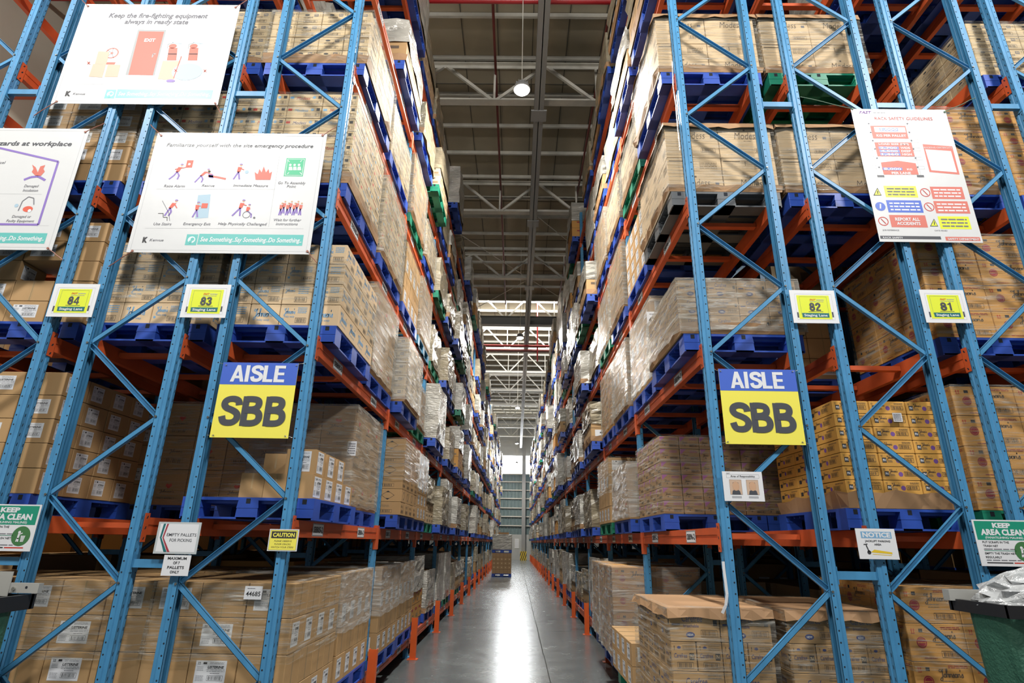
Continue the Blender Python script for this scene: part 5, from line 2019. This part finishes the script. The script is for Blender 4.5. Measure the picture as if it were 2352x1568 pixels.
s = Sign('notice_sign', 'white card reading maximum of seven pallets only, under the laminated notice', 'sign', (378, 1274), (438, 1275), (432.5, 1323), (368.5, 1321), YL, WHITE, .003)
for i, (t_, a, b) in enumerate((('MAXIMUM', .15, .85), ('OF 7', .38, .62), ('PALLETS', .19, .81), ('ONLY', .32, .66))):
    s.f.text(t_, a, .78 - i * .22, b, .91 - i * .22, BLACK, .02)
s.done()
s = Sign('notice_sign', 'white notice card with a yellow hand pallet truck, on the right rack', 'sign', (1964, 1212.6), (2053.5, 1214.7), (2066.8, 1285), (1975, 1283), YR_, WHITE, .004)
s.f.rect(.12, .68, .9, .9, SBLUE, 1); s.f.text('NOTICE', .16, .72, .87, .87, WHITE, .04)
s.f.text('JACKLIFT PARKING', .2, .56, .84, .62, BLACK, .02); s.f.text('AREA', .42, .45, .6, .51, BLACK, .02)
s.f.poly([(.3, .22), (.84, .17), (.84, .23), (.4, .31)], HAZY, 1)
s.f.path([(.26, .24), (.21, .46)], .008, BLACK, 2); s.f.path([(.15, .47), (.25, .49)], .006, BLACK, 2); s.f.disc(.26, .22, .014, BLACK, 2)
s.f.path([(.34, .16), (.82, .13)], .004, HAZY, 1)
s.done()
s = Sign('notice_sign', 'white card with two portrait photographs on the right rack end', 'sign', (1658.4, 1082.3), (1751.5, 1083), (1754.8, 1150.7), (1664.8, 1150.7), YR_, WHITE, .004)
s.f.text('FAST', .1, .92, .2, .95, GREYINK, .02, .2); s.f.outline(.1, .78, .92, .9, .0012, GREYINK, 1)
s.f.text('Area of Responsibility', .2, .81, .82, .87, BLACK, .01, .1)
for a in (.16, .58):
    s.f.rect(a, .22, a + .30, .72, BUFF, 1)
    s.f.outline(a, .22, a + .30, .72, .001, GREYINK, 2)
    s.f.poly([(a + .04, .22), (a + .26, .22), (a + .24, .34), (a + .19, .38), (a + .11, .38), (a + .06, .34)], SIGNK, 2)
    s.f.disc(a + .15, .50, .026, SKIN, 3, ry=.034)
    s.f.poly([(a + .07, .52), (a + .23, .52), (a + .22, .62), (a + .15, .66), (a + .08, .62)], SIGNK, 2)
    s.f.rect(a + .03, .1, a + .27, .17, LGREY, 1)
s.done()
# keep area clean boards
def keep_clean(c, Y, lab, flip):
    s = Sign('notice_sign', lab, 'sign', *c, Y, WHITE, .004)
    f = s.f
    f.rect(.03, .56, .97, .97, SGREEN, 1)
    f.text('KEEP', .34, .83, .66, .93, WHITE, .05); f.text('AREA CLEAN', .11, .67, .89, .79, WHITE, .05)
    f.text('(PANATILIHING MALINIS)', .17, .59, .83, .635, WHITE, .02)
    f.text('PUT SCRAPS IN THE', .1, .49, .56, .535, BLACK, .01); f.text('TRASH NET', .1, .41, .36, .455, BLACK, .01)
    f.dashes(.1, .345, .66, .385, 1, GREYINK); f.line(.1, .33, .66, .33, .003, SGREEN, 2)
    f.text('EMPTY THE TRASH NET', .1, .25, .64, .295, BLACK, .01); f.text('REGULARLY', .1, .17, .38, .215, BLACK, .01)
    f.dashes(.1, .11, .7, .15, 1, GREYINK, seed=3); f.rect(.1, .06, .55, .085, BLACK, 1); f.rect(.57, .06, .88, .085, REDINK, 1)
    f.disc(.79, .32, .068, DGREEN, 2, 24)
    f.disc(.755, .40, .010, WHITE, 3); f.poly([(.735, .26), (.765, .26), (.775, .375), (.74, .375)], WHITE, 3)
    f.path([(.745, .28), (.735, .2)], .009, WHITE, 3); f.path([(.755, .28), (.765, .2)], .009, WHITE, 3); f.path([(.77, .36), (.81, .385)], .007, WHITE, 3)
    f.poly([(.8, .2), (.85, .2), (.865, .33), (.79, .33)], WHITE, 3)
    for q in range(3):
        f.line(.80 + q * .02, .21, .797 + q * .024, .33, .002, DGREEN, 4)
    s.done()
keep_clean(((-38, 1157), (100, 1158.5), (65, 1265.6), (-76, 1264)), YL, 'green and white keep area clean board on the left rack', 0)
keep_clean(((2232.6, 1192), (2363, 1195.5), (2388, 1302.5), (2254, 1298.6)), YR_, 'green and white keep area clean board above the waste net', 0)

# paper tags stuck on the loads
def paper(txt, x0, x1, yb, yt, Y, lab, X=None, bits=True):
    P = atY(x0, yb, Y); Q = atY(x1, yt, Y)
    mb = MB()
    w, h = Q.x - P.x, Q.z - P.z
    mb.box(0, w, 0, .001, 0, h, WHITE)
    f = Fr(mb, (0, 0, 0), (w, 0, 0), (0, 0, h), .0005)
    if txt:
        f.text(txt, .1, .26, .92, .6, BLACK, .01)
        f.dashes(.15, .78, .6, .88, 1, GREYINK)
    else:
        f.dashes(.1, .1, .9, .9, 5, GREYINK)
    tag(mb.build('paper_tag', None, (P.x, Y, P.z)), lab, 'paper tag')
paper('44685', 559, 604, 1376, 1346, 4.545, 'white paper numbered 44685 on the floor-level mouthwash load')
paper(None, 796, 820, 1046, 1013, 5.915, 'white paper on the tall wrapped load above the caution sign')
paper('42039', 1487, 1526, 748, 716, 5.975, 'white paper numbered 42039 on the wrapped load at the right aisle edge')
paper(None, 2053, 2070, 968, 948, 4.625, 'small white slip on the flat yellow cartons')

# hanging plastic straps on the right rack
def strap(pts, Y, w, lab, mt):
    mb = MB()
    P = [atY(a, b, Y) for a, b in pts]
    rr_ = random.Random(4)
    for k, (p, q) in enumerate(zip(P, P[1:])):
        p2, q2 = p.copy(), q.copy()
        mb.bar(p2, q2, w, .0015, mt, (1, .25, 0))
    tag(mb.build('plastic_strap'), lab, 'strap')
strap([(1661, 1289), (1663, 1310), (1667, 1340), (1670, 1365), (1667, 1390), (1659, 1408)], 4.43, .022, 'pale plastic strap hanging on the right post beside the wrapped floor load', WHITE)
strap([(1544, 140), (1546, 200), (1552, 240), (1556, 290), (1562, 345)], 4.44, .012, 'torn film strip hanging down the right post near the peach cartons', FILMW)

# ------------------------------------------------------------------ waste net and bin
def bag_mesh(w, d, h, seed, mt, taper=.35):
    r = random.Random(seed)
    mb = MB()
    n, m = 36, 12
    ph = [r.uniform(0, 6.28) for _ in range(6)]
    vs, fs = [], []
    for k in range(m + 1):
        t = k / m
        sc = 1 - taper * t ** 1.3
        for i in range(n):
            a = 2 * math.pi * i / n
            ca, sa = math.cos(a), math.sin(a)
            p = .5
            x = math.copysign(abs(ca) ** p, ca) * w / 2
            y = math.copysign(abs(sa) ** p, sa) * d / 2
            fold = 1 + (.035 * math.sin(7 * a + ph[0] + 2 * t) + .02 * math.sin(13 * a + ph[1] - 3 * t)) * min(1, t * 3)
            vs.append((x * sc * fold, y * sc * fold, -h * t))
    for k in range(m):
        for i in range(n):
            j = (i + 1) % n
            fs.append((k * n + j, k * n + i, (k + 1) * n + i, (k + 1) * n + j))
    fs.append(tuple(m * n + i for i in range(n)))
    mb.add(vs, fs, mt)
    return mb
def rim(mb, w, d, z, mt, t=.03, h=.05):
    mb.box(-w / 2 - t / 2, w / 2 + t / 2, -d / 2 - t / 2, -d / 2 + t / 2, z - h, z, mt)
    mb.box(-w / 2 - t / 2, w / 2 + t / 2, d / 2 - t / 2, d / 2 + t / 2, z - h, z, mt)
    mb.box(-w / 2 - t / 2, -w / 2 + t / 2, -d / 2, d / 2, z - h, z, mt)
    mb.box(w / 2 - t / 2, w / 2 + t / 2, -d / 2, d / 2, z - h, z, mt)
wx, wy, wz = 3.29, 3.88, 1.42
t = thing('waste_net', 'green waste net on a frame heaped with crumpled clear film', 'waste net', (wx, wy, 0))
bag_mesh(.84, .44, 1.25, 2, NETG, .2).build('net_bag', t, (0, 0, wz - .06))
m_ = MB(); rim(m_, .86, .46, wz, RUBBER, .035, .07); m_.build('rim', t)
m_ = MB(); m_.box(-.48, .3, .18, .24, wz - .01, wz + .055, BINTOP); m_.build('support_arm', t)
for sx in (-.27, .27):
    for sy in (-.12, .12):
        m_ = MB()
        m_.box(sx - .015, sx + .015, sy - .015, sy + .015, 0, wz - .07, GALV)
        m_.build('leg', t)
rw = random.Random(9)
def crumple(rx, ry, rz, seed, mt):
    r = random.Random(seed)
    mb = MB()
    n, m = 26, 12
    vs, fs = [], []
    for k in range(m + 1):
        ph = math.pi / 2 * k / m
        for i in range(n):
            a = 2 * math.pi * i / n
            q = 1 + r.uniform(-.13, .13)
            vs.append((math.cos(a) * math.cos(ph) * rx * q, math.sin(a) * math.cos(ph) * ry * q, math.sin(ph) * rz * (1 + r.uniform(-.12, .12))))
    for k in range(m):
        for i in range(n):
            j = (i + 1) % n
            fs.append((k * n + i, k * n + j, (k + 1) * n + j, (k + 1) * n + i))
    mb.add(vs, fs, mt)
    return mb
o = crumple(.43, .24, .21, 3, FILMW).build('waste_film', None, (wx + .02, wy, wz - .02))
tag(o, 'heap of crumpled clear film on top of the green waste net', 'waste film')
t = thing('waste_bin', 'dark green bin with black rim cut by the picture edge on the left', 'waste bin', (-3.66, 3.92, 0))
bag_mesh(.86, .40, 1.26, 6, NETG, .2).build('net_bag', t, (0, 0, 1.30))
m_ = MB(); rim(m_, .88, .44, 1.34, RUBBER, .04, .09); m_.build('rim', t)
m_ = MB(); m_.box(-.3, .52, .16, .20, 1.35, 1.41, BINTOP); m_.box(-.3, .33, .155, .16, 1.33, 1.48, BINTOP); m_.cyl((.36, .15, 1.375), (.36, .165, 1.375), .012, GALV, 8); m_.cyl((.44, .158, 1.385), (.44, .162, 1.385), .008, HOLE, 8); m_.build('support_arm', t)
for sx in (-.27, .27):
    for sy in (-.11, .11):
        m_ = MB()
        m_.box(sx - .015, sx + .015, sy - .015, sy + .015, 0, 1.26, GALV)
        m_.build('leg', t)
